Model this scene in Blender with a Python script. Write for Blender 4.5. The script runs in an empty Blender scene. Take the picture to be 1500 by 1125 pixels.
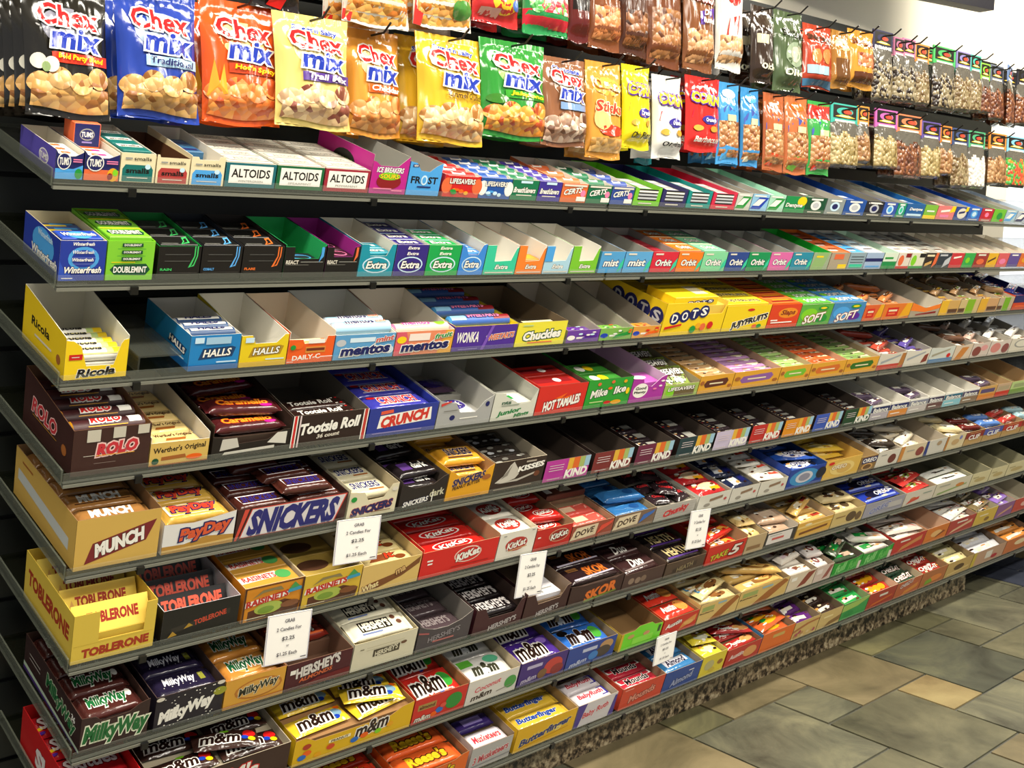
import bpy, math, random
from math import sin, cos, pi
from mathutils import Matrix, Vector, Euler
C0 = bpy.context.scene.collection
SC = bpy.context.scene
random.seed(7)

# ---------------------------------------------------------------- camera
FPX, YAW, PIT, ROL = 1632.1, 0.74449, 0.14297, 0.02647
SH = 0.1524                         # vertical step between shelves
Z1 = 1.338                          # height of the top shelf's front edge
TILT = 0.2913                       # slope of the shelves
CAMP = Vector((0, -1.7063, Z1 - 0.0372))
_F0 = Vector((sin(YAW), cos(YAW), 0)); _R0 = Vector((cos(YAW), -sin(YAW), 0)); _U0 = Vector((0, 0, 1))
CF = _F0 * cos(PIT) - _U0 * sin(PIT)
_U1 = _U0 * cos(PIT) + _F0 * sin(PIT)
CR = _R0 * cos(ROL) + _U1 * sin(ROL)
CU = _U1 * cos(ROL) - _R0 * sin(ROL)
cam = bpy.data.objects.new('camera', bpy.data.cameras.new('camera'))
C0.objects.link(cam)
cam.data.sensor_width = 36.0
cam.data.lens = FPX / 1500 * 36.0
cam.data.clip_start = 0.05
m3 = Matrix((CR, CU, -CF)).transposed()
cam.matrix_world = Matrix.Translation(CAMP) @ m3.to_4x4()
SC.camera = cam

# ---------------------------------------------------------------- world, lights, exposure
W = bpy.data.worlds.new('world'); SC.world = W; W.use_nodes = True
bg = W.node_tree.nodes['Background']
# daylight: a bright sky on the street side behind the end window, dim light from the shop's open side
_n = W.node_tree.nodes; _l = W.node_tree.links
_tc = _n.new('ShaderNodeTexCoord'); _sx = _n.new('ShaderNodeSeparateXYZ'); _mr = _n.new('ShaderNodeMapRange')
_mr.inputs['From Min'].default_value = -.1; _mr.inputs['From Max'].default_value = .25; _mr.inputs['To Min'].default_value = .34; _mr.inputs['To Max'].default_value = 1.7
_l.new(_tc.outputs['Generated'], _sx.inputs[0]); _l.new(_sx.outputs['Y'], _mr.inputs['Value']); _l.new(_mr.outputs[0], bg.inputs[1])
bg.inputs[0].default_value = (0.94, 0.97, 1.0, 1)
SC.view_settings.view_transform = 'Standard'
try: SC.view_settings.look = 'None'
except Exception: pass
SC.view_settings.gamma = 1.0
SC.view_settings.use_curve_mapping = False
SC.view_settings.exposure = 0.22
def area(name, loc, sx, sy, power, col, rot=(0, 0, 0)):
    l = bpy.data.lights.new(name, 'AREA'); l.shape = 'RECTANGLE'; l.size = sx; l.size_y = sy; l.energy = power; l.color = col
    o = bpy.data.objects.new(name, l); o.location = loc; o.rotation_euler = rot; C0.objects.link(o); return o
for i, x in enumerate((0.2, 2.2, 4.2)):
    area('ceiling_and_fill_light', (x, -0.95, 2.78), 1.2, 0.3, 56, (1.0, 0.93, 0.80))
for i, x in enumerate((0.2, 2.2, 4.2)):
    area('ceiling_and_fill_light', (x, -2.5, 2.78), 1.2, 0.3, 42, (1.0, 0.94, 0.82))  # added row behind the camera, front fill for the tray fronts and bags
area('wall_washer_light', (4.9, 0.12, 2.75), 1.2, 0.2, 26, (1.0, 0.95, 0.84))

# ---------------------------------------------------------------- rays: photo pixel -> point on a plane
def ray(x, y): return CF + CR * ((x - 750) / FPX) + CU * ((562.5 - y) / FPX)
def on_y(x, y, Y):
    d = ray(x, y); return CAMP + d * ((Y - CAMP.y) / d.y)
def zrow(k): return Z1 - (k - 1) * SH
def row_x(k, px):
    """world X of the spot on the front edge of shelf k that is seen at column px (1 cm above the edge)"""
    y0, z0 = -0.01 * sin(TILT), zrow(k) + 0.01 * cos(TILT)
    a, b = 0.0, 12.0
    for _ in range(50):
        m = (a + b) / 2; q = Vector((m, y0, z0)) - CAMP
        if 750 + FPX * q.dot(CR) / q.dot(CF) < px: a = m
        else: b = m
    return a

# ---------------------------------------------------------------- materials
PAL = dict(K='14100f', W='f3f0e6', w='ddd6c6', g='9b9a92', k='7d6a50', n='2e1a14', b='1d3fae', B='4a9fe0', N='1a1f5c', r='cc1d1c', R='86141a',
           y='f2cf14', Y='e6a51d', o='ec6414', G='1d9038', L='80cc22', D='0d4a2e', t='16909a', T='35c49a', p='552296', m='b81f86', P='ea7fa8', M='451526',
           c='eedfae', s='bfc2c6', u='cfa25c', U='a3602a', l='b9cf86', v='8f7fc0', d='5a3a26', i='c7e3f2', e='e0683a', f='e7d9b0')
MATS = {}
def lin(h):
    r = []
    for i in (0, 2, 4):
        c = int(h[i:i + 2], 16) / 255
        r.append(c / 12.92 if c <= .04045 else ((c + .055) / 1.055) ** 2.4)
    return (*r, 1)
def new_mat(name):
    m = bpy.data.materials.new(name); m.use_nodes = True
    nt = m.node_tree; return m, nt, nt.nodes['Principled BSDF']
def bump(nt, b, scale, strength, dist=.002, detail=2):
    tc = nt.nodes.new('ShaderNodeTexCoord'); n = nt.nodes.new('ShaderNodeTexNoise'); bp = nt.nodes.new('ShaderNodeBump')
    n.inputs['Scale'].default_value = scale; n.inputs['Detail'].default_value = detail
    bp.inputs['Strength'].default_value = strength; bp.inputs['Distance'].default_value = dist
    nt.links.new(tc.outputs['Object'], n.inputs['Vector']); nt.links.new(n.outputs[0], bp.inputs['Height']); nt.links.new(bp.outputs[0], b.inputs['Normal'])
    return n
def mat(key):
    """'kind:colour' -> material"""
    if key in MATS: return MATS[key]
    kind, c = key.split(':')
    cs = [lin(PAL.get(x, x)) for x in c.split('/')]
    m, nt, b = new_mat(kind + '_' + c.replace('/', '_'))
    b.inputs['Base Color'].default_value = cs[0]
    if kind == 'card':
        b.inputs['Roughness'].default_value = .42; bump(nt, b, 60, .06)
    elif kind == 'film':
        b.inputs['Roughness'].default_value = .16; b.inputs['Coat Weight'].default_value = .3; b.inputs['Coat Roughness'].default_value = .12
        bump(nt, b, 55, .6, .005, 1)
    elif kind == 'foil':
        b.inputs['Roughness'].default_value = .25; b.inputs['Metallic'].default_value = .8; bump(nt, b, 90, .5, .003)
    elif kind == 'matte':
        b.inputs['Roughness'].default_value = .8; bump(nt, b, 40, .1)
    elif kind == 'plastic':
        b.inputs['Roughness'].default_value = .35; bump(nt, b, 30, .02)
    elif kind == 'clear':
        b.inputs['Roughness'].default_value = .12; b.inputs['Alpha'].default_value = .42; bump(nt, b, 20, .03)
    elif kind == 'clearer':
        b.inputs['Roughness'].default_value = .1; b.inputs['Alpha'].default_value = .2; bump(nt, b, 20, .03)
    elif kind == 'lip':
        b.inputs['Roughness'].default_value = .1; b.inputs['Alpha'].default_value = .1; bump(nt, b, 20, .03)
    elif kind == 'wrap':
        b.inputs['Roughness'].default_value = .14; b.inputs['Coat Weight'].default_value = .5; b.inputs['Coat Roughness'].default_value = .05
        n = bump(nt, b, 1, .85, .012, 1); mp = nt.nodes.new('ShaderNodeMapping'); mp.inputs['Scale'].default_value = (34, 20, 9); mp.inputs['Rotation'].default_value = (0, .25, 0)
        nt.links.new(n.inputs['Vector'].links[0].from_socket, mp.inputs['Vector']); nt.links.new(mp.outputs[0], n.inputs['Vector'])
    elif kind in ('nuts', 'snack'):
        tc = nt.nodes.new('ShaderNodeTexCoord'); vo = nt.nodes.new('ShaderNodeTexVoronoi'); rp = nt.nodes.new('ShaderNodeValToRGB')
        mx = nt.nodes.new('ShaderNodeMix'); mx.data_type = 'RGBA'; bp = nt.nodes.new('ShaderNodeBump')
        sp = nt.nodes.new('ShaderNodeSeparateColor')
        vo.inputs['Scale'].default_value = 85 if kind == 'nuts' else 62
        el = rp.color_ramp.elements
        el[0].color = cs[0]; el[1].color = cs[-1]; el[1].position = .85
        if len(cs) > 2: e = el.new(.45); e.color = cs[1]
        rp.color_ramp.interpolation = 'CONSTANT' if kind == 'nuts' else 'LINEAR'
        nt.links.new(tc.outputs['Object'], vo.inputs['Vector']); nt.links.new(vo.outputs['Color'], sp.inputs[0]); nt.links.new(sp.outputs[0], rp.inputs[0])
        nt.links.new(rp.outputs[0], b.inputs['Base Color'])
        bp.invert = True; bp.inputs['Strength'].default_value = .9; bp.inputs['Distance'].default_value = .006
        nt.links.new(vo.outputs['Distance'], bp.inputs['Height']); nt.links.new(bp.outputs[0], b.inputs['Normal'])
        b.inputs['Roughness'].default_value = .32; b.inputs['Coat Weight'].default_value = .25; b.inputs['Coat Roughness'].default_value = .1
    MATS[key] = m
    return m
def ramp_mat(name, stops, scale, detail, rough, bstr, vor=None):
    m, nt, b = new_mat(name)
    tc = nt.nodes.new('ShaderNodeTexCoord'); n = nt.nodes.new('ShaderNodeTexNoise'); rp = nt.nodes.new('ShaderNodeValToRGB'); bp = nt.nodes.new('ShaderNodeBump')
    n.inputs['Scale'].default_value = scale; n.inputs['Detail'].default_value = detail; n.inputs['Roughness'].default_value = .65
    if vor: n.inputs['Distortion'].default_value = vor
    el = rp.color_ramp.elements
    el[0].position, el[0].color = stops[0][0], lin(stops[0][1]); el[1].position, el[1].color = stops[-1][0], lin(stops[-1][1])
    for p_, c_ in stops[1:-1]:
        e = el.new(p_); e.color = lin(c_)
    nt.links.new(tc.outputs['Object'], n.inputs['Vector']); nt.links.new(n.outputs[0], rp.inputs[0]); nt.links.new(rp.outputs[0], b.inputs['Base Color'])
    bp.inputs['Strength'].default_value = bstr; bp.inputs['Distance'].default_value = .01
    nt.links.new(n.outputs[0], bp.inputs['Height']); nt.links.new(bp.outputs[0], b.inputs['Normal'])
    b.inputs['Roughness'].default_value = rough
    MATS[name] = m
    return name

# ---------------------------------------------------------------- mesh builder
class MB:
    def __init__(s): s.v = []; s.f = []; s.m = []; s.sm = []; s.keys = {}
    def key(s, k): return s.keys.setdefault(k, len(s.keys))
    def face(s, pts, k, smooth=False):
        i = len(s.v); s.v += [tuple(p) for p in pts]; s.f.append(tuple(range(i, i + len(pts)))); s.m.append(s.key(k)); s.sm.append(smooth)
    def mesh(s, verts, faces, k, smooth=False):
        i = len(s.v); s.v += [tuple(p) for p in verts]; kk = s.key(k)
        for f in faces: s.f.append(tuple(j + i for j in f)); s.m.append(kk); s.sm.append(smooth)
    def box(s, x0, x1, y0, y1, z0, z1, k, top=None, front=None):
        P = [(x, y, z) for z in (z0, z1) for y in (y0, y1) for x in (x0, x1)]
        for q, kk in (((0, 2, 3, 1), k), ((4, 5, 7, 6), top or k), ((0, 1, 5, 4), front or k), ((2, 6, 7, 3), k), ((0, 4, 6, 2), k), ((1, 3, 7, 5), k)):
            s.face([P[i] for i in q], kk)
    def slab(s, poly, P0, U, V, N, th, ko, ki, ke):
        """card of outline poly (metres in U,V), outer face on the N side"""
        P0, U, V, N = map(Vector, (P0, U, V, N))
        a = [P0 + U * x + V * y for x, y in poly]; b = [p - N * th for p in a]
        s.face(a, ko); s.face(list(reversed(b)), ki)
        for i in range(len(a)):
            j = (i + 1) % len(a); s.face([a[j], a[i], b[i], b[j]], ke)
    def grid(s, fn, nu, nv, k, smooth=True, wrap=False, kf=None):
        i = len(s.v); cu = nu if wrap else nu + 1
        for b in range(nv + 1):
            for a in range(cu): s.v.append(tuple(fn(a / nu, b / nv)))
        kk = s.key(k)
        for b in range(nv):
            for a in range(nu):
                a2 = (a + 1) % cu
                s.f.append((i + b * cu + a, i + b * cu + a2, i + (b + 1) * cu + a2, i + (b + 1) * cu + a))
                s.m.append(kk if kf is None else s.key(kf((a + .5) / nu, (b + .5) / nv))); s.sm.append(smooth)
    def data(s, name):
        me = bpy.data.meshes.new(name); me.from_pydata(s.v, [], s.f)
        for k in s.keys: me.materials.append(mat(k) if k not in MATS else MATS[k])
        me.polygons.foreach_set('material_index', s.m); me.polygons.foreach_set('use_smooth', s.sm); me.update()
        return me
    def build(s, name, parent=None, M=None):
        o = bpy.data.objects.new(name, s.data(name)); C0.objects.link(o)
        if parent: o.parent = parent
        if M is not None: o.matrix_basis = M
        return o
LABELS = {}
def tag(o, label, cat, group=None):
    w = label.split()
    if not 4 <= len(w) <= 16: print('LABEL LENGTH', len(w), label)
    if label in LABELS: print('LABEL TWICE', label)
    LABELS[label] = 1
    o['label'] = label; o['category'] = cat
    if group: o['group'] = group
    return o
def empty(name, M):
    o = bpy.data.objects.new(name, None); o.empty_display_size = .02; C0.objects.link(o); o.matrix_basis = M; return o
def struct(o): o['kind'] = 'structure'; return o

# ---------------------------------------------------------------- printing: lettering and flat shapes on panels
GL = {}
def glyphs(s, off, sh):
    k = (s, round(off, 3), sh)
    if k not in GL:
        cu = bpy.data.curves.new('t', 'FONT'); cu.body = s; cu.offset = off; cu.shear = sh; cu.resolution_u = 1 if len(s) > 14 else 2
        ob = bpy.data.objects.new('t', cu); me = ob.to_mesh()
        GL[k] = ([(v.co.x, v.co.y) for v in me.vertices], [tuple(p.vertices) for p in me.polygons])
        ob.to_mesh_clear(); bpy.data.objects.remove(ob); bpy.data.curves.remove(cu)
    return GL[k]
def T(s, cu, cv, w, h, col, o=None, sl=0, r=0, bo=.03, oo=.08): return ('t', s, cu, cv, w, h, col, o, sl, r, bo, oo)
def Q(u0, v0, u1, v1, col): return ('r', u0, v0, u1, v1, col)
def E(cu, cv, ru, rv, col): return ('e', cu, cv, ru, rv, col)
def P(pts, col): return ('p', pts, col)
def blobs(n, u0, v0, u1, v1, cols, r=.05, seed=1):
    rr = random.Random(seed)
    return [E(rr.uniform(u0, u1), rr.uniform(v0, v1), r * rr.uniform(.7, 1.2), r * rr.uniform(.8, 1.5), cols[i % len(cols)]) for i in range(n)]
def stripes(n, u0, v0, u1, v1, col, gap=.45):
    h = (v1 - v0) / n
    return [Q(u0, v0 + i * h, u1, v0 + (i + 1 - gap) * h, col) for i in range(n)]
def split(uv, fs, lim):
    """cut long triangles of flat lettering so that it follows a curved surface"""
    uv = list(uv); out = []; todo = [t for f in fs for t in [(f[0], f[i], f[i + 1]) for i in range(1, len(f) - 1)]]; mid = {}
    while todo:
        t = todo.pop(); L = [math.hypot(uv[t[i]][0] - uv[t[i - 2]][0], uv[t[i]][1] - uv[t[i - 2]][1]) for i in range(3)]
        k = max(range(3), key=lambda i: L[i])
        if L[k] < lim: out.append(t); continue
        p, q, r = t[k], t[k - 2], t[k - 1]; e = (min(p, q), max(p, q))
        if e not in mid: mid[e] = len(uv); uv.append(((uv[p][0] + uv[q][0]) / 2, (uv[p][1] + uv[q][1]) / 2))
        todo += [(p, mid[e], r), (mid[e], q, r)]
    return uv, out
def printing(mb, ops, fr, kind, asp=1.0, curved=0, step=.00015):
    """ops drawn on the surface fr(u, v, off); asp = width / height of the surface"""
    off = step
    for op in ops:
        t = op[0]
        if t == 't':
            _, s, cu, cv, w, h, col, oc, sl, rot, bo, oo = op
            base, _f = glyphs(s, 0, sl)
            xs = [p[0] for p in base]; ys = [p[1] for p in base]
            x0, y0, dx, dy = min(xs), min(ys), max(max(xs) - min(xs), .01), max(max(ys) - min(ys), .01)
            ca, sa = cos(math.radians(rot)), sin(math.radians(rot))
            for oof, c in (((oo, oc),) if oc else ()) + ((bo, col),):
                vs, fs = glyphs(s, oof, sl)
                uv = []
                for x, y in vs:
                    a, b = ((x - x0) / dx - .5) * w * asp, ((y - y0) / dy - .5) * h
                    uv.append((cu + (a * ca - b * sa) / asp, cv + a * sa + b * ca))
                if curved: uv, fs = split(uv, fs, .9 / curved)
                mb.mesh([fr(u, v, off + 7 * step * bool(curved)) for u, v in uv], fs, kind + ':' + c, bool(curved)); off += step
            continue
        if t == 'r':
            _, u0, v0, u1, v1, col = op; k = col if ':' in col else kind + ':' + col
            if curved: mb.grid(lambda a, b: fr(u0 + (u1 - u0) * a, v0 + (v1 - v0) * b, off), max(1, int((u1 - u0) * curved)), max(1, int((v1 - v0) * curved)), k)
            else: mb.face([fr(u0, v0, off), fr(u1, v0, off), fr(u1, v1, off), fr(u0, v1, off)], k)
        elif t == 'e':
            _, cu, cv, ru, rv, col = op; k = col if ':' in col else kind + ':' + col
            n = 10 if ru < .07 else 18
            ring = lambda q: [fr(cu + ru * q * cos(2 * pi * i / n), cv + rv * q * sin(2 * pi * i / n), off) for i in range(n)]
            if curved and ru > .07:
                vs = ring(1) + ring(.6) + ring(.25)
                fs = [(i, (i + 1) % n, n + (i + 1) % n, n + i) for i in range(n)] + [(n + i, n + (i + 1) % n, 2 * n + (i + 1) % n, 2 * n + i) for i in range(n)] + [tuple(range(2 * n, 3 * n))]
                mb.mesh(vs, fs, k, True)
            else: mb.face(ring(1), k)
        else:
            _, pts, col = op; k = col if ':' in col else kind + ':' + col
            mb.face([fr(u, v, off) for u, v in pts], k)
        if not (t == 'e' and op[3] < .03): off += step

# ---------------------------------------------------------------- room
WB = 0.34            # face of the slatwall
def room():
    mb = MB(); mb.box(-3, 9, -5, 3, -.1, -.006, 'matte:4a4a44')
    # slate tiles of mixed sizes laid in rows, one mesh
    slate = [ramp_mat('slate_grey', [(.3, '2f2e22'), (.5, '54523f'), (.7, '6e6a52')], 3.6, 9, .42, .3, .5),
             ramp_mat('slate_tan', [(.3, '453f2c'), (.5, '6a6046'), (.7, '85785a')], 3.0, 9, .42, .3, .7),
             ramp_mat('slate_green', [(.3, '35342a'), (.5, '5b5a4a'), (.7, '7b785f')], 4.2, 9, .4, .3, .9),
             ramp_mat('slate_olive', [(.3, '33321f'), (.5, '55533c'), (.7, '78734f')], 2.6, 9, .42, .3, .9),
             ramp_mat('slate_gold', [(.3, '5c4c30'), (.5, '80704c'), (.7, '94855c')], 3.0, 9, .42, .3, .7), ramp_mat('slate_dark', [(.3, '292a22'), (.5, '46483c'), (.7, '5f604a')], 3.4, 9, .4, .35, .8)]
    blk = ramp_mat('black_tile', [(.3, '343844'), (.7, '484c5a')], 5, 4, .25, .05)
    rr = random.Random(12); c = .177; nx, ny = 52, 26; x0, y0 = .43, -3.937
    used = set()
    sizes = [(2, 2), (3, 2), (2, 3), (1, 2), (2, 1), (1, 1), (2, 2), (3, 2)]
    g = .004
    def tile(xa, ya, xb, yb, k):
        mb.box(xa + g, xb - g, ya + g, yb - g, -.006, rr.uniform(-.0012, 0), k)
    lo, hi = 4.18, 4.545
    fixed = {(13, 21): (2, 2, 1), (14, 20): (1, 1, 4), (12, 19): (2, 2, 0), (15, 20): (2, 2, 5), (17, 21): (1, 1, 0), (15, 22): (2, 1, 3), (17, 22): (1, 1, 3), (18, 21): (2, 2, 2), (20, 22): (1, 1, 2), (17, 19): (2, 2, 0), (14, 18): (2, 2, 2), (11, 22): (2, 1, 1), (10, 22): (1, 1, 3), (10, 20): (2, 2, 2), (12, 21): (1, 1, 2), (8, 20): (2, 3, 1)}
    own = set((i + a, j + b_) for (i, j), (sx, sy, _k) in fixed.items() for a in range(sx) for b_ in range(sy))
    for j in range(ny):
        for i in range(nx):
            if (i, j) in used: continue
            fx = fixed.get((i, j))
            if fx is None and (i, j) in own: continue
            rr.shuffle(sizes)
            for sx, sy in ([fx[:2]] if fx else sizes + [(1, 1)]):
                cells = [(i + a, j + b) for a in range(sx) for b in range(sy)]
                if fx or all(q not in used and q not in own and q[0] < nx and q[1] < ny for q in cells): break
            used.update(cells)
            xa, xb = x0 + i * c, x0 + (i + sx) * c
            ya, yb = y0 + j * c, y0 + (j + sy) * c
            k = slate[fx[2]] if fx else rr.choice(slate[:4])
            if xb <= lo or xa >= hi: tile(xa, ya, xb, yb, k)
            else:
                if xa < lo - .02: tile(xa, ya, lo, yb, k)
                if xb > hi + .02: tile(hi, ya, xb, yb, k)
    y = -4.02
    while y < .5:
        tile(lo, y, (lo + hi) / 2, y + .3, blk); tile((lo + hi) / 2, y - .12, hi, y + .18, blk); y += .3
    struct(mb.build('floor'))
    mb = MB(); mb.box(-3, 9, -5, 3, 2.9, 3.0, 'matte:e9e6dc'); struct(mb.build('ceiling'))
    # cream wall behind the display with a window opening past its far end
    k = 'matte:f1ead6'; yb, yt = .40, .52
    wx0, wx1, wz0, wz1 = 4.74, 6.7, 1.06, 1.86
    mb = MB()
    mb.box(-3, wx0, yb, yt, 0, 2.9, k); mb.box(wx1, 9, yb, yt, 0, 2.9, k); mb.box(wx0, wx1, yb, yt, wz1, 2.9, k)
    mb.box(wx0, wx1, yb, yt, 0, wz0, 'matte:1b1d2a')
    struct(mb.build('wall_back'))
    mb = MB(); f = 'plastic:d8d4c6'
    for a in (wx0, wx0 + .95, wx1 - .04): mb.box(a, a + .04, yb + .02, yt - .02, wz0, wz1, f)
    mb.box(wx0, wx1, yb + .02, yt - .02, wz0, wz0 + .03, f); mb.box(wx0, wx1, yb + .02, yt - .02, wz1 - .03, wz1, f)
    r = struct(mb.build('window_1'))
    mb = MB(); mb.box(wx0 + .04, wx1 - .04, yb + .055, yb + .061, wz0 + .03, wz1 - .03, 'clearer:e8f4f8'); mb.build('pane', r)
    mb = MB(); mb.box(8.9, 9.0, -5, .4, 0, 2.9, k); struct(mb.build('wall_right'))
    # slatwall: black boards with grooves
    mb = MB(); d = 'plastic:161917'
    mb.box(-1.2, 4.42, WB + .012, .392, 0.16, Z1 + .63, 'matte:050505')
    z = Z1 + .63
    while z > .2:
        mb.box(-1.2, 4.42, WB, WB + .0125, z - .0762 + .009, z, d); z -= .0762
    tag(mb.build('slatwall_panel'), 'black grooved slatwall panel standing behind all the shelves', 'wall panel')
    gr = ramp_mat('granite', [(.40, '17130f'), (.47, '5a4c3a'), (.55, '8f7e62'), (.66, 'bcae90')], 58, 4, .3, .1)
    mb = MB(); mb.box(.35, 3.95, .075, .40, 0, .10, gr); struct(mb.build('trim_1'))
    mb = MB(); mb.box(.35, 5.6, .075, .335, .10, .115, 'plastic:1b1b1b')
    tag(mb.build('display_plinth'), 'black base deck on the speckled granite plinth under the bottom shelf', 'plinth')
    # monitor high on the wall, turned a little to the aisle
    M = Matrix.Translation(on_y(1456, 15, .1)) @ Matrix.Rotation(-math.radians(10), 4, 'Z')
    t = empty('wall_monitor', M)
    tag(t, 'dark flat screen mounted high on the cream wall above the bags', 'monitor')
    mb = MB(); mb.box(-.98, 0, 0, .055, 0, .58, 'plastic:1c1a24'); mb.build('casing', t)
    mb = MB(); mb.box(-.95, -.03, -.002, .0, .03, .55, 'plastic:0a0a0e'); mb.build('screen', t)
    mb = MB(); mb.box(-.60, -.40, .055, .20, .2, .4, 'plastic:1c1a24'); mb.build('wall_bracket', t)
room()

# ---------------------------------------------------------------- shelves: four-foot sections, nine high
SECT = [(.6305, 1.838), (1.846, 3.062), (3.07, 4.28), (4.288, 5.5)]
ORD = ['', 'top', 'second', 'third', 'fourth', 'fifth', 'sixth', 'seventh', 'eighth', 'bottom']
SPOT = ['at the near end', 'second section from the near end', 'third section from the near end', 'at the far end']
DECK = .0105
def rowM(k, x): return Matrix.Translation((x, 0, zrow(k))) @ Matrix.Rotation(TILT, 4, 'X')
def shelves():
    proto = {}
    for si, (xa, xb) in enumerate(SECT):
        w = xb - xa; parts = []
        mb = MB(); mb.box(0, w, .004, .352, .0045, DECK, 'clear:15180f'); parts.append(('deck', mb.data('deck')))
        mb = MB(); mb.box(0, w, -.0032, -.0016, .002, .022, 'lip:a8ac9f'); parts.append(('front_lip', mb.data('front_lip')))
        mb = MB(); mb.box(0, w, -.004, .004, -.0035, .0018, 'plastic:7c7c70'); mb.box(0, w, -.0032, .004, .0018, .0045, 'plastic:3c3d36'); parts.append(('price_rail', mb.data('price_rail')))
        if si == 0:
            mb = MB(); mb.box(-.003, 0, 0, .352, .001, .027, 'clear:777c6e'); parts.append(('end_panel', mb.data('end_panel')))
        for f in (.1, .48, .905):
            mb = MB(); x = w * f; mb.box(x - .004, x + .004, -.006, .352, -.010, -.0036, 'plastic:0e0e0e'); mb.box(x - .006, x + .006, -.009, -.0042, -.010, .003, 'plastic:0e0e0e'); parts.append(('bracket', mb.data('bracket')))
        for k in range(1, 10):
            t = empty('display_shelf', rowM(k, xa))
            tag(t, f'clear sloping {ORD[k]} shelf, {SPOT[si]}, with thin grey price rail', 'shelf', 'sloping display shelves')
            for n, me in parts:
                o = bpy.data.objects.new(n, me); o.parent = t; C0.objects.link(o)
shelves()
def riser():
    k = 3; xa, xb = row_x(k, 205), row_x(k, 268)
    mb = MB(); mb.box(0, xb - xa, .012, .19, .026, .029, 'clear:4a4d46'); mb.box(0, .003, .012, .19, 0, .026, 'clear:4a4d46'); mb.box(0, xb - xa, .187, .19, 0, .026, 'clear:4a4d46')
    tag(mb.build('shelf_riser', None, rowM(k, xa) @ Matrix.Translation((0, 0, DECK + .0003))), 'low empty clear riser in the gap between yellow lozenge and blue cough drop trays', 'shelf riser')
riser()

# ---------------------------------------------------------------- wares
TH = .0011
def pillow(L, w, t, k, ops, kind='film', ends=None):
    mb = MB()
    S = [(-.5, 1.0, .05), (-.46, 1.0, .05), (-.445, .98, .35), (-.41, .99, .8), (-.36, 1, 1), (.36, 1, 1), (.41, .99, .8), (.445, .98, .35), (.46, 1.0, .05), (.5, 1.0, .05)]
    def fn(a, b):
        s, fw, ft = S[round(b * 9)]; an = 2 * pi * a
        ca, sa = cos(an), sin(an)
        return (s * L, w / 2 * fw * math.copysign(abs(ca) ** .5, ca), t / 2 * ft * math.copysign(abs(sa) ** .6, sa))
    kf = None
    if ends: kf = lambda a, b: ends if (b < .12 or b > .88) else k
    mb.grid(fn, 14, 9, k, True, True, kf)
    def fr(u, v, off):
        y = (v - .5) * .86
        return ((u - .5) * .82 * L, y * w, t / 2 * max(0, 1 - abs(2 * y) ** 4) ** .3 + off)
    printing(mb, ops, fr, kind, L / w, 0)
    return mb
def roll(L, w, t, k, ops, kind='card', ends='film:s'):
    mb = MB(); r = t / 2; n = 14
    mb.grid(lambda a, b: ((b - .5) * L, r * cos(2 * pi * a), r * sin(2 * pi * a)), n, 1, k, True, True)
    for x, q in ((-L / 2, -1), (L / 2, 1)):
        c = [(x, r * cos(2 * pi * i / n), r * sin(2 * pi * i / n)) for i in range(n)]
        i = [(x + q * .003, p[1] * .6, p[2] * .6) for p in c]
        mb.mesh(c + i, [((j + 1) % n, j, n + j, n + (j + 1) % n) if q > 0 else (j, (j + 1) % n, n + (j + 1) % n, n + j) for j in range(n)] + [tuple(range(n, 2 * n)) if q > 0 else tuple(reversed(range(n, 2 * n)))], ends)
    def fr(u, v, off):
        a = pi * (.86 - .72 * v)
        return ((u - .5) * L, (r + off) * cos(a), (r + off) * sin(a))
    printing(mb, ops, fr, kind, L / (w * 1.1), 8)
    return mb
def pack(L, w, t, k, ops, kind='card', front=None):
    mb = MB(); b = min(.0012, t * .15)
    x, y, z = L / 2, w / 2, t / 2
    ring = lambda dx, dy, zz: [(-x + dx, -y + dy, zz), (x - dx, -y + dy, zz), (x - dx, y - dy, zz), (-x + dx, y - dy, zz)]
    vs = ring(b, b, -z) + ring(0, 0, -z + b) + ring(0, 0, z - b) + ring(b, b, z)
    fs = [(3, 2, 1, 0), (12, 13, 14, 15)] + [(r * 4 + i, r * 4 + (i + 1) % 4, r * 4 + 4 + (i + 1) % 4, r * 4 + 4 + i) for r in range(3) for i in range(4)]
    mb.mesh(vs, fs, k)
    printing(mb, ops, lambda u, v, o: ((u - .5) * (L - 2 * b), (v - .5) * (w - 2 * b), z + o), kind, L / w)
    if front: printing(mb, front, lambda u, v, o: ((u - .5) * (L - 2 * b), -y - o, (v - .5) * (t - 2 * b)), kind, L / t)
    return mb
def pouch(L, w, t, k, ops, kind='film'):
    mb = MB(); ph = random.random() * 6
    def prof(u, v): return max(0, (1 - abs(2 * u - 1) ** 3) * (1 - abs(2 * v - 1) ** 3)) ** .5
    def fr(u, v, off):
        return ((u - .5) * L, (v - .5) * w, t / 2 * prof(u, v) * (1 + .12 * sin(9 * u + ph) * sin(7 * v + ph)) + off + .0002)
    mb.grid(lambda a, b: fr(a, b, 0), 10, 8, k, True)
    mb.grid(lambda a, b: ((.5 - a) * L, (b - .5) * w, -t / 2 * prof(a, b) - .0002), 10, 8, k, True)
    printing(mb, ops, fr, kind, L / w, 10)
    return mb
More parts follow.
